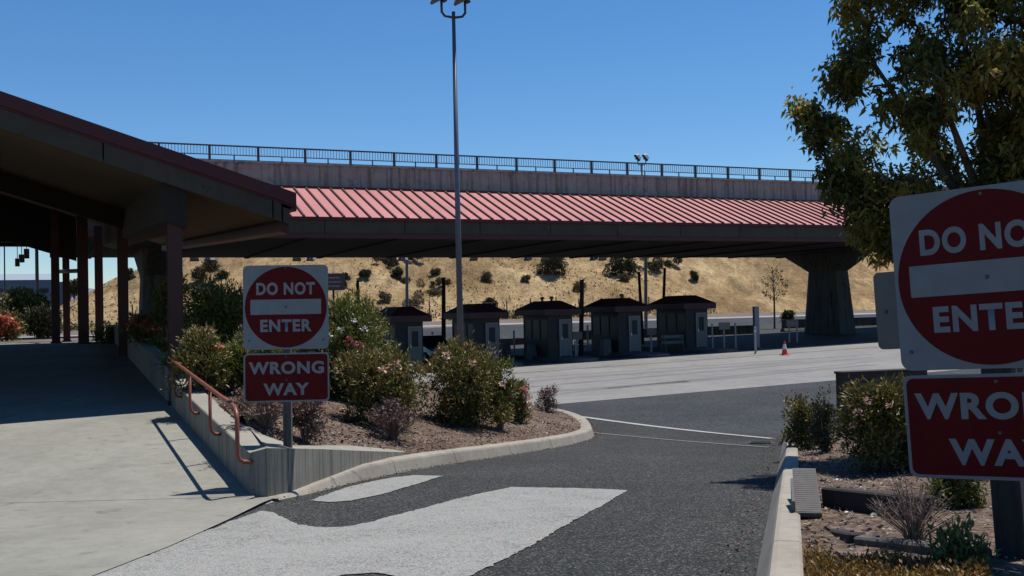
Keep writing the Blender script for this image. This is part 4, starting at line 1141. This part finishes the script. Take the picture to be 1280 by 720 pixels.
# poles ------------------------------------------------------------------------------------
PG = 'poles standing behind the toll booths'
def pole(name, px0, y_top, px1, y_bot, D, r, mat, label, cat='pole', fn=None, extra=None):
    a = at(px0, y_top, D); g = at(px1, y_bot, D); zg = (fn or ground)(g.x, D) if fn is not None else g.z
    t = thing(name, label, cat, (g.x, g.y, zg), 0, PG)
    top = Vector((a.x-g.x, 0, a.z-zg))
    mb = MB(); mb.tube([(0, 0, -.3), top*.5, top], [r*1.1, r, r*.85], 10); mb.build('shaft', MT[mat], t)
    mb = MB()
    if extra == 'arm':
        mb.tube([top*.97+Vector((-.05, -.05, 0)), top*.97+Vector((-.5, -.6, .25)), top*.97+Vector((-1.2, -1.4, .3))], .045, 6); mb.build('arm', MT[mat], t)
        mb = MB(); mb.box(-1.55, -1.0, -1.55, -1.2, top.z*.97+.22, top.z*.97+.36); mb.build('lamp_head', MT['lamp_top'], t, bevel=.03)
    else:
        mb.tube([top*.99, top*.99+Vector((0, 0, .06))], r*1.15, 10); mb.build('cap', MT[mat], t)
    return t
pole('wooden_pole', 447, 351, 449.5, 400, 66, .11, 'dark_pole', 'thin dark wooden pole rising behind the leftmost booth', fn=ground)
pole('wooden_pole', 554.5, 347, 553.5, 400, 63, .13, 'dark_pole', 'dark upright pole between the two leftmost booths', fn=ground)
pole('wooden_pole', 727.5, 350, 726, 440, 60, .13, 'dark_pole', 'thick dark pole right of the middle booth', fn=ground)
pole('wooden_pole', 798.5, 340, 803, 400, 72, .11, 'dark_pole', 'dark pole leaning left over the fourth booth roof', fn=ground)
pole('wooden_pole', 831, 335, 826.5, 385, 74, .11, 'dark_pole', 'dark pole leaning right above the rightmost booth roof', fn=ground)
pole('lamp_post', 508.5, 316, 508, 385, 84, .13, 'pole_far', 'grey lamp post seen above the leftmost booth roof', 'lamp post', terrain)
pole('lamp_post', 807, 318, 806.5, 385, 84, .14, 'pole_far', 'grey lamp post between the two leaning dark poles', 'lamp post', terrain)
pole('lamp_post', 5, 262, 6, 385, 60, .04, 'pole', 'very thin grey pole at the left picture edge beyond the shelter', 'lamp post', lambda x, y: E-2.2)
pole('lamp_post', 45.5, 290, 47, 385, 58, .10, 'pole', 'grey pole beyond the shelter right of the hanging boxes', 'lamp post', lambda x, y: E-2.2)
# brown information sign beside the left sign
p = at(418, 352, 42); t = thing('information_sign', 'small dark brown board with pale lettering lines beside the left sign', 'sign', (p.x, 42, ground(p.x, 42)), ROTA*.3)
z0 = at(418, 363, 42).z-t.location.z; z1 = at(418, 341.5, 42).z-t.location.z
mb = MB(); mb.box(-.52, .40, -.03, .02, z0, z1); bd = mb.build('board', MT['brown_sign'], t, bevel=.008)
MT['pale_line'] = plain('pale sign lettering', (.30, .28, .27), .6, .3, 20)
for k, (x0, x1) in enumerate(((-.36, .18), (-.40, .24), (-.38, .20))):
    z = z1-.16-k*.17; mb = MB(); x = x0
    while x < x1: w = random.uniform(.03, .07); mb.box(x, x+w, -.036, -.032, z-.05, z); x += w+.02
    mb.build('lettering', MT['pale_line'], bd)
mb = MB(); mb.box(-.09, -.01, .022, .10, -.3, z1-.05); mb.build('post', MT['dark_pole'], t)
# chain link fence along the foot of the hill
fen = thing('wire_fence', 'thin wire fence on slim posts along the foot of the dry hill', 'fence', st(0, 70.5, terrain(*st(0, 70.5).xy)))
fb = Vector(fen.location); prevp = None; wires = MB()
for k in range(-9, 18):
    q = st(k*3.4+random.uniform(-.3, .3), 70.5); q.z = terrain(q.x, q.y)
    mb = MB(); mb.tube([q-fb-Vector((0, 0, .2)), q-fb+Vector((random.uniform(-.06, .06), 0, 2.1+random.uniform(-.15, .3)))], .075, 6); mb.build('post', MT['rail_grey'], fen)
    if prevp is not None:
        for z in (.5, 1.1, 1.75): wires.tube([prevp-fb+Vector((0, 0, z)), q-fb+Vector((0, 0, z))], .010, 4)
    prevp = q
wires.build('wire', MT['rail_grey'], fen)

# ------------------------------------------------------------------ far left background
p = at(24, 365, 240); bz = E-4.2
bld = thing('industrial_building', 'long blue grey industrial building far away beyond the ramp', 'building', (p.x, 240, bz), ROTA)
top = at(24, 350, 240).z-bz
mb = MB(); mb.box(-10, 7, 0, 14, 0, top); mb.build('wall', MT['blue_wall'], bld)
mb = MB(); mb.hexa([Vector(v) for v in ((-10.3, -.3, top), (7.3, -.3, top), (7.3, 14.3, top), (-10.3, 14.3, top))], [Vector(v) for v in ((-10.3, 5, top+1.6), (7.3, 5, top+1.6), (7.3, 9, top+1.6), (-10.3, 9, top+1.6))]); mb.build('roof', MT['pale_wall'], bld)
for k in range(5):
    for zz_ in (top*.62, top*.82):
        mb = MB(); mb.box(-9+k*3.2, -6.6+k*3.2, -.06, -.01, zz_-.5, zz_+.5); mb.build('window', MT['glass'], bld)
mb = MB(); mb.box(7.02, 11, 2, 10, 0, top*.97); mb.build('annex', MT['blue_wall'], bld)
mb = MB(); pts = [(-2600+i*90, 2400) for i in range(40)]
lo = []; 
for (x, y) in pts:
    px = x/y*1300+640; h = 95 + 42*fbm(x, 0, .0016) + 14*fbm(x, 5, .008)
    lo.append((x, h))
vs = []; fs = []
for i, (x, h) in enumerate(lo): vs += [(x, 2400, E-6), (x, 2800, E+h), (x, 3300, E-6)]
for i in range(len(lo)-1):
    a = i*3; c = a+3
    fs += [(a, c, c+1, a+1), (a+1, c+1, c+2, a+2)]
mb.add(vs, fs); struct('distant_hills', mb, MT['far_hills'], smooth=True)

# ------------------------------------------------------------------ vegetation on the hill
HG = 'dark bushes scattered over the dry hillside'
def hill_bush(px, py, w_px, h_px, label, mat='leaf_hill', n=2000):
    p = hit(px, py, terrain, 60, 260); k = p.y/1300
    if p.y > 250: p = at(px, py, 135)
    W = w_px*k; H = h_px*k
    t = bush('hillside_bush', label, 'bush', (p.x, p.y, p.z-.1*H), W*random.uniform(.9, 1.25), W*.9, H*random.uniform(.75, 1.05), MT[mat], n=n, leaf=max(.16, H*.07), lw=.7, lumps=random.choice((5, 6, 8)), group=HG, lift=.05)
for a in ((263, 352, 54, 34, 'large round dark oak bush left of the near sign'), (690, 345, 38, 34, 'round dark bush on the slope above the middle booth'), (776, 342, 44, 34, 'wide dark bush on the slope above the fourth booth'), (812, 336, 40, 24, 'dark bush behind the grey lamp post near the hilltop'),
          (836, 331, 50, 22, 'broad dark scrub high above the rightmost booth'), (484, 330, 46, 18, 'dark scrub on the hilltop behind the leftmost lamp post'), (518, 328, 40, 16, 'dark scrub just right of the grey lamp post on the hilltop'), (456, 346, 22, 12, 'low dark bush upslope of the thin dark pole'), (495, 346, 16, 16, 'small upright bush left of the grey lamp post'),
          (428, 358, 20, 22, 'dark bush directly behind the brown information sign'), (612, 381, 20, 15, 'small dark bush between second and middle booth roofs'), (868, 351, 9, 18, 'single upright dark bush above the rightmost booth'), (160, 350, 18, 18, 'dark bush on the hill seen left of the thick shelter post'), (93, 371, 10, 14, 'dark bush on the hill seen between the shelter posts'), (1103, 392, 16, 22, 'dark bush right of the bridge pier below the tree'), (985, 402, 26, 16, 'dark low bush left of the bridge pier foot')): hill_bush(*a)
for a in ((535, 368, 56, 20, 'broad greyish olive scrub patch above the second booth'), (515, 381, 26, 18, 'grey scrub patch above the leftmost booth roof'), (548, 357, 34, 12, 'upper olive scrub patch left of the tall light pole'), (505, 352, 24, 10, 'pale olive scrub left of the broad patch'), (723, 362, 26, 14, 'greyish scrub left of the fourth booth pole'), (658, 352, 12, 8, 'small brown weed clump above the middle booth'), (780, 351, 14, 10, 'brown weeds below the wide dark bush'), (608, 352, 14, 14, 'brown weed clump right of the tall light pole'), (545, 343, 14, 10, 'brown weed clump high on the hill left of the tall pole'), (480, 378, 20, 14, 'pale scrub just above the leftmost booth roof')): hill_bush(*a, mat='leaf_scrub', n=1300)
# dry tussocks, nobody could count them
P = []; Dd = []
for _ in range(11000):
    s = random.uniform(-40, 62); t = 70.5+random.random()**1.2*48; q = st(s, t)
    if fbm(q.x, q.y, .16) + random.uniform(-.25, .25) < -.05: continue
    P.append((q.x, q.y, terrain(q.x, q.y)-.05)); Dd.append((random.gauss(0, .45), random.gauss(0, .45), 1))
MT['straw'] = leafmat('dry straw', [(0, (.15, .10, .055)), (.5, (.31, .215, .115)), (1, (.50, .38, .22))], .15, .9)
tag(leaf_mesh('dry_grass', np.array(P), np.array(Dd), .26, .9, RNG.beta(2.4, 1.6, len(P)), MT['straw'], spread=3), kind='stuff')
P = []; Dd = []
for _ in range(9000):
    sx = random.uniform(-40, 62); t = 69+abs(random.gauss(0, 1.6)); q = st(sx, t)
    if fbm(q.x, q.y, .22) + random.uniform(-.3, .3) < -.1: continue
    P.append((q.x, q.y, terrain(q.x, q.y)-.03+.5*random.random()**2)); Dd.append((random.gauss(0, .6), random.gauss(0, .6), 1))
tag(leaf_mesh('roadside_weeds', np.array(P), np.array(Dd), .4, .45, RNG.uniform(0, 1, len(P)), MT['leaf_scrub']), kind='stuff')
# thin young tree left of the pier
p = at(968, 405, 92); t = thing('young_tree', 'thin young tree with sparse narrow crown left of the bridge pier', 'tree', (p.x, 92, terrain(p.x, 92)))
hh = at(968, 333, 92).z - t.location.z
mb = MB(); mb.tube([(0, 0, -.2), (.05, 0, hh*.5), (-.05, 0, hh)], [.10, .07, .02], 8)
for k in range(14): z = hh*(.45+.5*k/14); a = k*2.4; mb.tube([(0, 0, z), (math.cos(a)*.7, math.sin(a)*.7, z+.9)], [.03, .008], 4)
mb.build('trunk', MT['bark'], t)
q, d_ = blob_points(420, (.1, 0, hh*.70), (1.15, 1.0, hh*.26), .2); leaf_mesh('crown', q, d_+RNG.normal(size=q.shape)*.6, .24, .4, RNG.uniform(.2, 1, 420), MT['leaf_scrub'], t)

# ------------------------------------------------------------------ shrubs of the left bed
SG = 'oleander shrubs in the left planting bed'
def gp(px, py, fn): return hit(px, py, fn, 3, 80)
def shrub(px, py, w_px, h_px, label, mat, n=4200, leaf=.09, lw=.3, flowers=(), fn=bedL, depth=.9, D=None, **kw):
    if D is None: p = gp(px, py, fn)
    else:
        p = at(px, py, D); p = Vector((p.x, D, fn(p.x, D)))
    k = p.y/1300; top = EYE.z + ray(px, py-h_px).z*p.y
    H = max(.2, top-p.z); W = w_px*k
    return bush(kw.pop('name', 'oleander_shrub'), label, 'shrub', (p.x, p.y, p.z-.03), W, W*depth, H, MT[mat], n=n, leaf=leaf, lw=lw, flowers=flowers, **kw)
shrub(442, 528, 122, 154, 'tall green shrub with pink and white blossoms right of the left sign', 'leaf_ole', 9000, .12, .22, group=SG, lumps=26, D=19.5, low=0, spiky=8, lift=.03,
      flowers=[(.1, -.75, .60, .085, 'petal_pink'), (-.35, -.7, .66, .06, 'petal_white'), (.30, -.65, .56, .07, 'petal_pink'), (-.1, -.75, .72, .05, 'petal_white'), (.0, -.85, .47, .05, 'petal_coral'), (-.5, -.75, .30, .06, 'petal_pink'), (.45, -.7, .45, .05, 'petal_coral'), (.15, -.6, .80, .045, 'petal_white'), (-.2, -.8, .40, .05, 'petal_coral'), (.35, -.6, .72, .05, 'petal_white')])
shrub(474, 530, 114, 90, 'rounded dark shrub with dry tops in front of the flowering one', 'leaf_mix', 6000, .085, .34, group=SG, lumps=20, lift=.03, flowers=[(.4, -.5, .86, .08, 'petal_pale'), (.2, -.6, .80, .06, 'petal_pale')])
shrub(582, 530, 128, 98, 'broad shrub with yellowing tops in front of the light pole', 'leaf_mix', 9500, .085, .34, group=SG, lumps=26, lift=.02, low=0,
      flowers=[(.75, -.55, .55, .06, 'petal_pale'), (.8, -.4, .62, .05, 'petal_white'), (.2, -.7, .82, .05, 'petal_pale'), (-.3, -.6, .92, .06, 'petal_pale')])
shrub(625, 505, 40, 62, 'narrow darker green shrub behind the broad yellowing one', 'leaf_ole', 1800, .09, .3, group=SG, lumps=9, D=19.5)
shrub(646, 527, 42, 52, 'small shrub with pale pink bloom at the right end of the bed', 'leaf_mix', 2600, .075, .34, group=SG, lumps=11, lift=.03,
      flowers=[(-.55, -.6, .55, .09, 'petal_pale'), (-.4, -.65, .72, .07, 'petal_pale'), (.6, -.5, .6, .08, 'petal_pale'), (.5, -.55, .8, .06, 'petal_pink'), (-.6, -.6, .3, .06, 'petal_white'), (.75, -.4, .42, .06, 'petal_pale')])
shrub(684, 515, 32, 31, 'smallest bare brownish shrub near the kerb tip', 'leaf_dry', 1300, .055, .4, group=SG, lumps=9, name='small_shrub', lift=.15)
p = gp(492, 549, bedL)
twig_bush('dry_shrub', 'grey dry twiggy shrub with reddish dead leaves in front of the dark one', 'shrub', p, .92, .62, MT['twig'], 120, 2600, .045, MT['leaf_dry'])
p = gp(335, 552, bedL); p = Vector((-3.0, 12.6, bedL(-3.0, 12.6)))
twig_bush('dry_shrub', 'brown dry shrub around the foot of the left sign post', 'shrub', p, 1.15, .62, MT['twig'], 110, 2600, .05, MT['leaf_dry'])
shrub(382, 552, 46, 55, 'small dry brown shrub right of the left sign post', 'leaf_dry', 1400, .055, .4, D=12.9, name='dry_shrub', lumps=9)
shrub(270, 520, 120, 160, 'big green shrub filling the space between thick post and left sign', 'leaf_ole', 7500, .11, .26, group=SG, lumps=22, D=19.0, lift=.02, spiky=6)
shrub(318, 525, 90, 110, 'darker green shrub directly behind the left sign', 'leaf_ole', 5200, .10, .28, group=SG, lumps=16, D=17.0, lift=.02)
shrub(252, 500, 70, 90, 'low grey green shrub right of the handrail top', 'leaf_mix', 3200, .08, .34, D=16.2, lumps=14, lift=.02, group=SG, flowers=[(.8, -.4, .75, .04, 'petal_coral')])
shrub(186, 470, 76, 75, 'shrub with coral flowers left of the thick shelter post', 'leaf_mix', 3600, .11, .34, D=24.5, lumps=14, lift=.02, group=SG, flowers=[(-.1, -.5, .85, .13, 'petal_coral'), (.2, -.5, .80, .11, 'petal_coral'), (-.3, -.6, .74, .10, 'petal_coral'), (.45, -.5, .70, .08, 'petal_pink')])
shrub(140, 455, 60, 52, 'dark low shrub between the shelter posts', 'leaf_ole', 2200, .14, .34, D=33, lumps=12, lift=.02, group=SG)
shrub(212, 430, 44, 90, 'upright green shrub just left of the thick post', 'leaf_ole', 2200, .12, .3, D=23.5, lumps=11, lift=.02, group=SG)
FP = 'shrubs beyond the far end of the ramp'
def farshrub(px, py, w_px, h_px, D, label, mat, n, leaf, fl=()):
    p = at(px, py, D); k = D/1300
    return bush('garden_shrub', label, 'shrub', p, w_px*k, w_px*k, h_px*k, MT[mat], n=n, leaf=leaf, lw=.35, lumps=14, group=FP, flowers=fl, lift=.02)
farshrub(28, 416, 66, 46, 47, 'bright green shrub mass below the blue building', 'leaf_ole', 3500, .22)
farshrub(52, 421, 40, 34, 43, 'dark round shrub at the far ramp end left of the posts', 'leaf_hill', 1800, .2)
farshrub(-12, 420, 60, 52, 44, 'dark shrub at the left picture edge beyond the ramp', 'leaf_hill', 2500, .2)
fs_ = [(math.cos(k*2.4)*.75*math.sqrt(k/26), -.35-.3*random.random(), .3+.6*random.random(), .17, 'petal_coral') for k in range(26)]
farshrub(8, 424, 46, 34, 40, 'coral flowering shrub in the sun at the far left', 'leaf_mix', 1200, .16, fs_)

# ------------------------------------------------------------------ right bed
RG = 'shrubs in the right planting bed'
shrub(1116, 604, 138, 128, 'big dark shrub with golden top and pale blossoms behind the right sign', 'leaf_mix', 9000, .06, .34, fn=bedR, group=RG, D=10.3, lumps=26, lift=.02, low=0,
      flowers=[(-.75, -.4, .72, .035, 'petal_pale'), (-.6, -.5, .85, .03, 'petal_pale'), (-.8, -.35, .58, .03, 'petal_pale'), (.15, -.8, .42, .022, 'petal_white'), (.05, -.85, .34, .02, 'petal_white'), (.3, -.8, .52, .022, 'petal_white'), (-.3, -.7, .8, .025, 'petal_pale'), (.3, -.8, .26, .02, 'petal_white')])
shrub(1006, 562, 62, 68, 'small leafy shrub at the far end of the right kerb', 'leaf_mix', 3000, .055, .36, fn=bedR, group=RG, D=14.4, lumps=12, lift=.12, spiky=3)
shrub(1030, 572, 40, 82, 'slim dark shrub beside the small one with upright shoots', 'leaf_hill', 1500, .05, .4, fn=bedR, group=RG, D=13.2, lumps=9, lift=.1, spiky=6)
shrub(985, 548, 28, 12, 'low clump of groundcover at the end of the right kerb', 'leaf_mix', 700, .05, .4, fn=bedR, group=RG, D=18.5, lumps=6)
p = gp(1143, 682, bedR)
twig_bush('bare_shrub', 'small leafless twiggy shrub left of the right sign post', 'shrub', p, .55, .40, MT['twig'], 70, 60, .02, MT['leaf_dry'])
shrub(1195, 640, 60, 70, 'low green shrub behind the right wrong way panel', 'leaf_ole', 2200, .045, .36, fn=bedR, group=RG, D=7.2, lumps=10)
shrub(1195, 716, 64, 60, 'fresh green sprouting plant right of the bare twiggy shrub', 'leaf_fresh', 520, .045, .34, fn=bedR, group=RG, D=4.9, lumps=8, up=1.2)
# orange ground cover at the bottom edge
P = []; Dd = []
for _ in range(15000):
    px = random.uniform(958, 1235); py = random.uniform(700, 790)
    lim = 703 + 7*mnoise.noise(Vector((px*.03, 0, 0))) + 5*mnoise.noise(Vector((px*.11, 2, 0)))
    if py < lim: continue
    q = gp(px, py, bedR)
    if q.x < 1.62 + (q.y-5.93)*.264: continue
    hgt_ = .10*(.4+random.random())*(.6+.6*mnoise.noise(Vector((q.x*6, q.y*6, 1))))
    P.append((q.x, q.y, q.z+abs(hgt_)*random.random())); Dd.append((random.gauss(0, .7), random.gauss(0, .7), 1))
if P: tag(leaf_mesh('ground_cover', np.array(P), np.array(Dd), .022, .55, RNG.uniform(0, 1, len(P)), MT['leaf_gold']), kind='stuff')
# timbers and plate
def timber(a, c, h, w, label, mat='tie'):
    p0 = gp(*a, bedR); p1 = gp(*c, bedR); d = p1-p0; L = d.length
    t = thing('landscape_timber', label, 'timber', p0, 0, 'old timbers edging the right bed')
    ang = math.atan2(d.y, d.x)
    m4 = Matrix.Rotation(ang, 4, 'Z') @ Matrix.Rotation(-math.asin(d.z/L), 4, 'Y')
    mb = MB(); mb.box(0, L, 0, w, -.08, h, m4); mb.build('beam', MT[mat], t, bevel=.012)
    mb = MB()
    for x in (.12, L-.15): mb.lathe([(.012, h), (.012, h+.012)], 8, m4 @ Vector((x, w/2, 0)))
    mb.build('spike', MT['bolt'], t)
timber((1027, 634), (1150, 650), .14, .11, 'dark old timber right of the ribbed plate')
timber((991, 664), (1062, 680), .06, .10, 'short dark timber at the kerb below the ribbed plate')
timber((1066, 681), (1225, 700), .045, .12, 'long low weathered timber running towards the right sign post', 'post_wood')
p0 = gp(995, 650, bedR); t = thing('ribbed_plate', 'small grey ribbed cover plate lying beside the right kerb', 'cover plate', p0+Vector((0, 0, .02)), R(-14))
mb = MB(); m4 = Matrix.Rotation(R(9), 4, 'X')
mb.box(0, .165, 0, .95, 0, .03, m4)
for k in range(22): mb.box(.005, .16, .015+k*.042, .051+k*.042, .0305, .0335, m4)
mb.build('plate', MT['grate'], t)
mb = MB(); mb.box(-.022, -.004, .02, .5, -.02, .10, m4); mb.build('edge_bar', MT['bolt'], t)
# dark low wall at the end of the right bed
pA = at(1053, 497, 24.0); pB = at(1160, 497, 24.6); zt = at(1100, 462.5, 24.3).z
t = thing('low_wall', 'dark low wall panel behind the big right shrub', 'wall', (pA.x, pA.y, ground(pA.x, pA.y)), math.atan2(pB.y-pA.y, pB.x-pA.x))
L = (pB-pA).length
mb = MB(); mb.box(0, L, 0, .25, -.2, zt-t.location.z-.06); mb.build('wall', MT['wallbox'], t)
mb = MB(); mb.box(-.03, L+.03, -.03, .28, zt-t.location.z-.058, zt-t.location.z); mb.build('coping', MT['wallbox'], t, bevel=.01)
# drain cover near the lane end
p = hit(958, 555, ground); t = thing('drain_cover', 'small dark drain opening at the far end of the right kerb', 'drain', p+Vector((0, 0, .012)), R(-15))
mb = MB(); mb.box(-.30, .10, -.12, .12, 0, .02); mb.build('frame', MT['bolt'], t)
mb = MB()
for k in range(5): mb.box(-.28, .08, -.10+k*.045, -.08+k*.045, .0205, .026)
mb.build('grate', MT['black'], t)

# ------------------------------------------------------------------ tree on the right
TD = 12.6
tb = at(1262, 600, TD); tz = bedR(tb.x, TD)
tree = thing('broadleaf_tree', 'large leafy tree with drooping leaf clusters behind the right sign', 'tree', (tb.x, TD, tz))
tl = Vector(tree.location)
def TL(px, py, D): return at(px, py, D) - tl
trunk = MB()
fork = TL(1262, 330, TD)
trunk.tube([(0, 0, -.3), (.02, 0, .6), fork*.5+Vector((.05, 0, 0)), fork], [.17, .14, .125, .11], 12)
limb_ends = [((1180, 190), .2), ((1230, 120), -.3), ((1300, 150), .3), ((1120, 130), .0), ((1330, 60), -.4), ((1200, 20), .4), ((1120, 250), -.2), ((1360, 220), .5), ((1080, 60), .2), ((1160, 80), -.5)]
LE = []
for (q, dd) in limb_ends:
    e = TL(*q, TD+dd); midp = fork.lerp(e, .5)+Vector((0, 0, -.05))
    trunk.tube([fork+Vector((0, 0, -.05)), midp, e], [.075, .05, .018], 8); LE.append((midp, e))
xl = [(-120, 1075), (-40, 1052), (0, 1047), (40, 1040), (60, 1036), (100, 1036), (125, 1040), (160, 1046), (190, 1042), (225, 1036), (250, 1056), (280, 1078), (310, 1094), (330, 1104)]
def xleft(y):
    for (a, xa), (c, xc) in zip(xl, xl[1:]):
        if a <= y <= c: return xa+(xc-xa)*(y-a)/(c-a)
    return 1110
cl = []
tries = 0
gaps = [(1062, 42, 15), (1112, 55, 10), (1100, 165, 11), (1090, 110, 9), (1140, 205, 10), (1170, 30, 9), (1190, 165, 10), (1070, 140, 8), (1155, 12, 8), (1110, 20, 8), (1215, 210, 8), (1130, 215, 9), (1150, 110, 8), (1095, 200, 9), (1195, 60, 8), (1240, 130, 7), (1245, 30, 8), (1175, 240, 8), (1120, 265, 7)]
while len(cl) < 600 and tries < 14000:
    tries += 1
    py = random.uniform(-130, 328); px = random.uniform(1030, 1480)
    r_px = random.uniform(13, 26)
    if px - r_px*.9 < xleft(py): continue
    if py > 300 and px > 1115 and random.random() < .5: continue
    if any((px-gx)**2+(py-gy)**2 < (gr_+r_px*.75)**2 for gx, gy, gr_ in gaps): continue
    u_c = (px-1255)/215; v_c = (py-100)/235
    if u_c*u_c+v_c*v_c > 1.35: continue
    th = 1.25*math.sqrt(max(.04, 1-min(1, (u_c*u_c+v_c*v_c)/1.4)))
    cl.append((px, py, TD+random.uniform(-1, 1)*th, r_px))
for k in range(7): cl.append((1000+k*7, 137+k*4+random.uniform(-4, 4), TD+random.uniform(-.1, .1), 11))
cl += [(1019, 172, TD, 11), (1029, 178, TD+.1, 12), (1041, 166, TD-.1, 12), (1040, 205, TD, 13), (1036, 228, TD, 11), (1047, 222, TD+.1, 14), (1097, 305, TD-.2, 13), (1106, 318, TD-.1, 11), (1068, 262, TD-.2, 15), (1052, 246, TD+.2, 14), (1080, 284, TD+.1, 15), (1090, 262, TD-.3, 16), (1110, 288, TD+.2, 16), (1088, 296, TD, 12), (1060, 225, TD-.1, 15), (1125, 310, TD-.3, 14), (1060, 90, TD, 15), (1056, 118, TD+.2, 14), (1066, 60, TD-.2, 13), (1078, 30, TD, 15), (1060, 14, TD+.1, 12)]
Ps = []; Ds = []; T = []
nodes = []
for mp, e in LE:
    for q in range(1, 7): nodes.append(mp.lerp(e, q/6))
cl = sorted(((TL(px, py, D), rp*D/1300, rp) for px, py, D, rp in cl), key=lambda c: (c[0]-fork).length)
for c_, rad, rp in cl:
    near = min(nodes, key=lambda q: (q-c_).length + .35*max(0, (q-fork).length-(c_-fork).length+.1))
    bend = near.lerp(c_, .5) + Vector((random.gauss(0, .05), random.gauss(0, .05), random.uniform(-.02, .08)))
    if (near-c_).length < 1.3: trunk.tube([near, bend, c_], [.016, .011, .006], 5, False)
    nodes.append(c_)
    nc = int(8+rp*.52); tone0 = random.betavariate(1.8, 2.4)
    for _ in range(nc):
        tip = np.array(c_) + RNG.normal(size=3)*rad*.62
        m_ = random.randint(8, 12)
        dv = RNG.normal(size=(m_, 3)); dv[:, 2] -= .45
        Ps.append(tip + RNG.normal(size=(m_, 3))*.045); Ds.append(dv); T.append(np.clip(tone0*.95+RNG.uniform(-.12, .25, m_), 0, 1))
trunk.build('trunk', MT['bark'], tree)
leaf_mesh('crown', np.concatenate(Ps), np.concatenate(Ds), .098, .40, np.concatenate(T), MT['leaf_tree'], tree, droop=.25, spread=1.2)

# ------------------------------------------------------------------ light
SUN = Vector((.28, .24, 1.0)).normalized()
sd = bpy.data.lights.new('sun', 'SUN'); sd.energy = 4.7; sd.angle = R(.53); sd.color = (1, .95, .87)
so = bpy.data.objects.new('sun', sd); COL.objects.link(so); so.rotation_euler = (-SUN).to_track_quat('-Z', 'Y').to_euler(); so.location = (20, -10, 60)
w = bpy.data.worlds.new('World'); scene.world = w; w.use_nodes = True; nt = w.node_tree
sky = nt.nodes.new('ShaderNodeTexSky'); sky.sky_type = 'NISHITA'; sky.sun_disc = False
sky.sun_elevation = math.asin(SUN.z); sky.sun_rotation = math.atan2(SUN.x, SUN.y)
sky.altitude = 50; sky.air_density = 1.0; sky.dust_density = .0; sky.ozone_density = 8.0
bg = nt.nodes['Background']; bg.inputs[1].default_value = .088
hs = nt.nodes.new('ShaderNodeHueSaturation'); hs.inputs['Saturation'].default_value = 1.16
nt.links.new(sky.outputs[0], hs.inputs['Color']); nt.links.new(hs.outputs[0], bg.inputs[0])
scene.view_settings.view_transform = 'Standard'; scene.view_settings.look = 'None'; scene.view_settings.exposure = .36; scene.view_settings.gamma = 1
scene.render.engine = 'CYCLES'
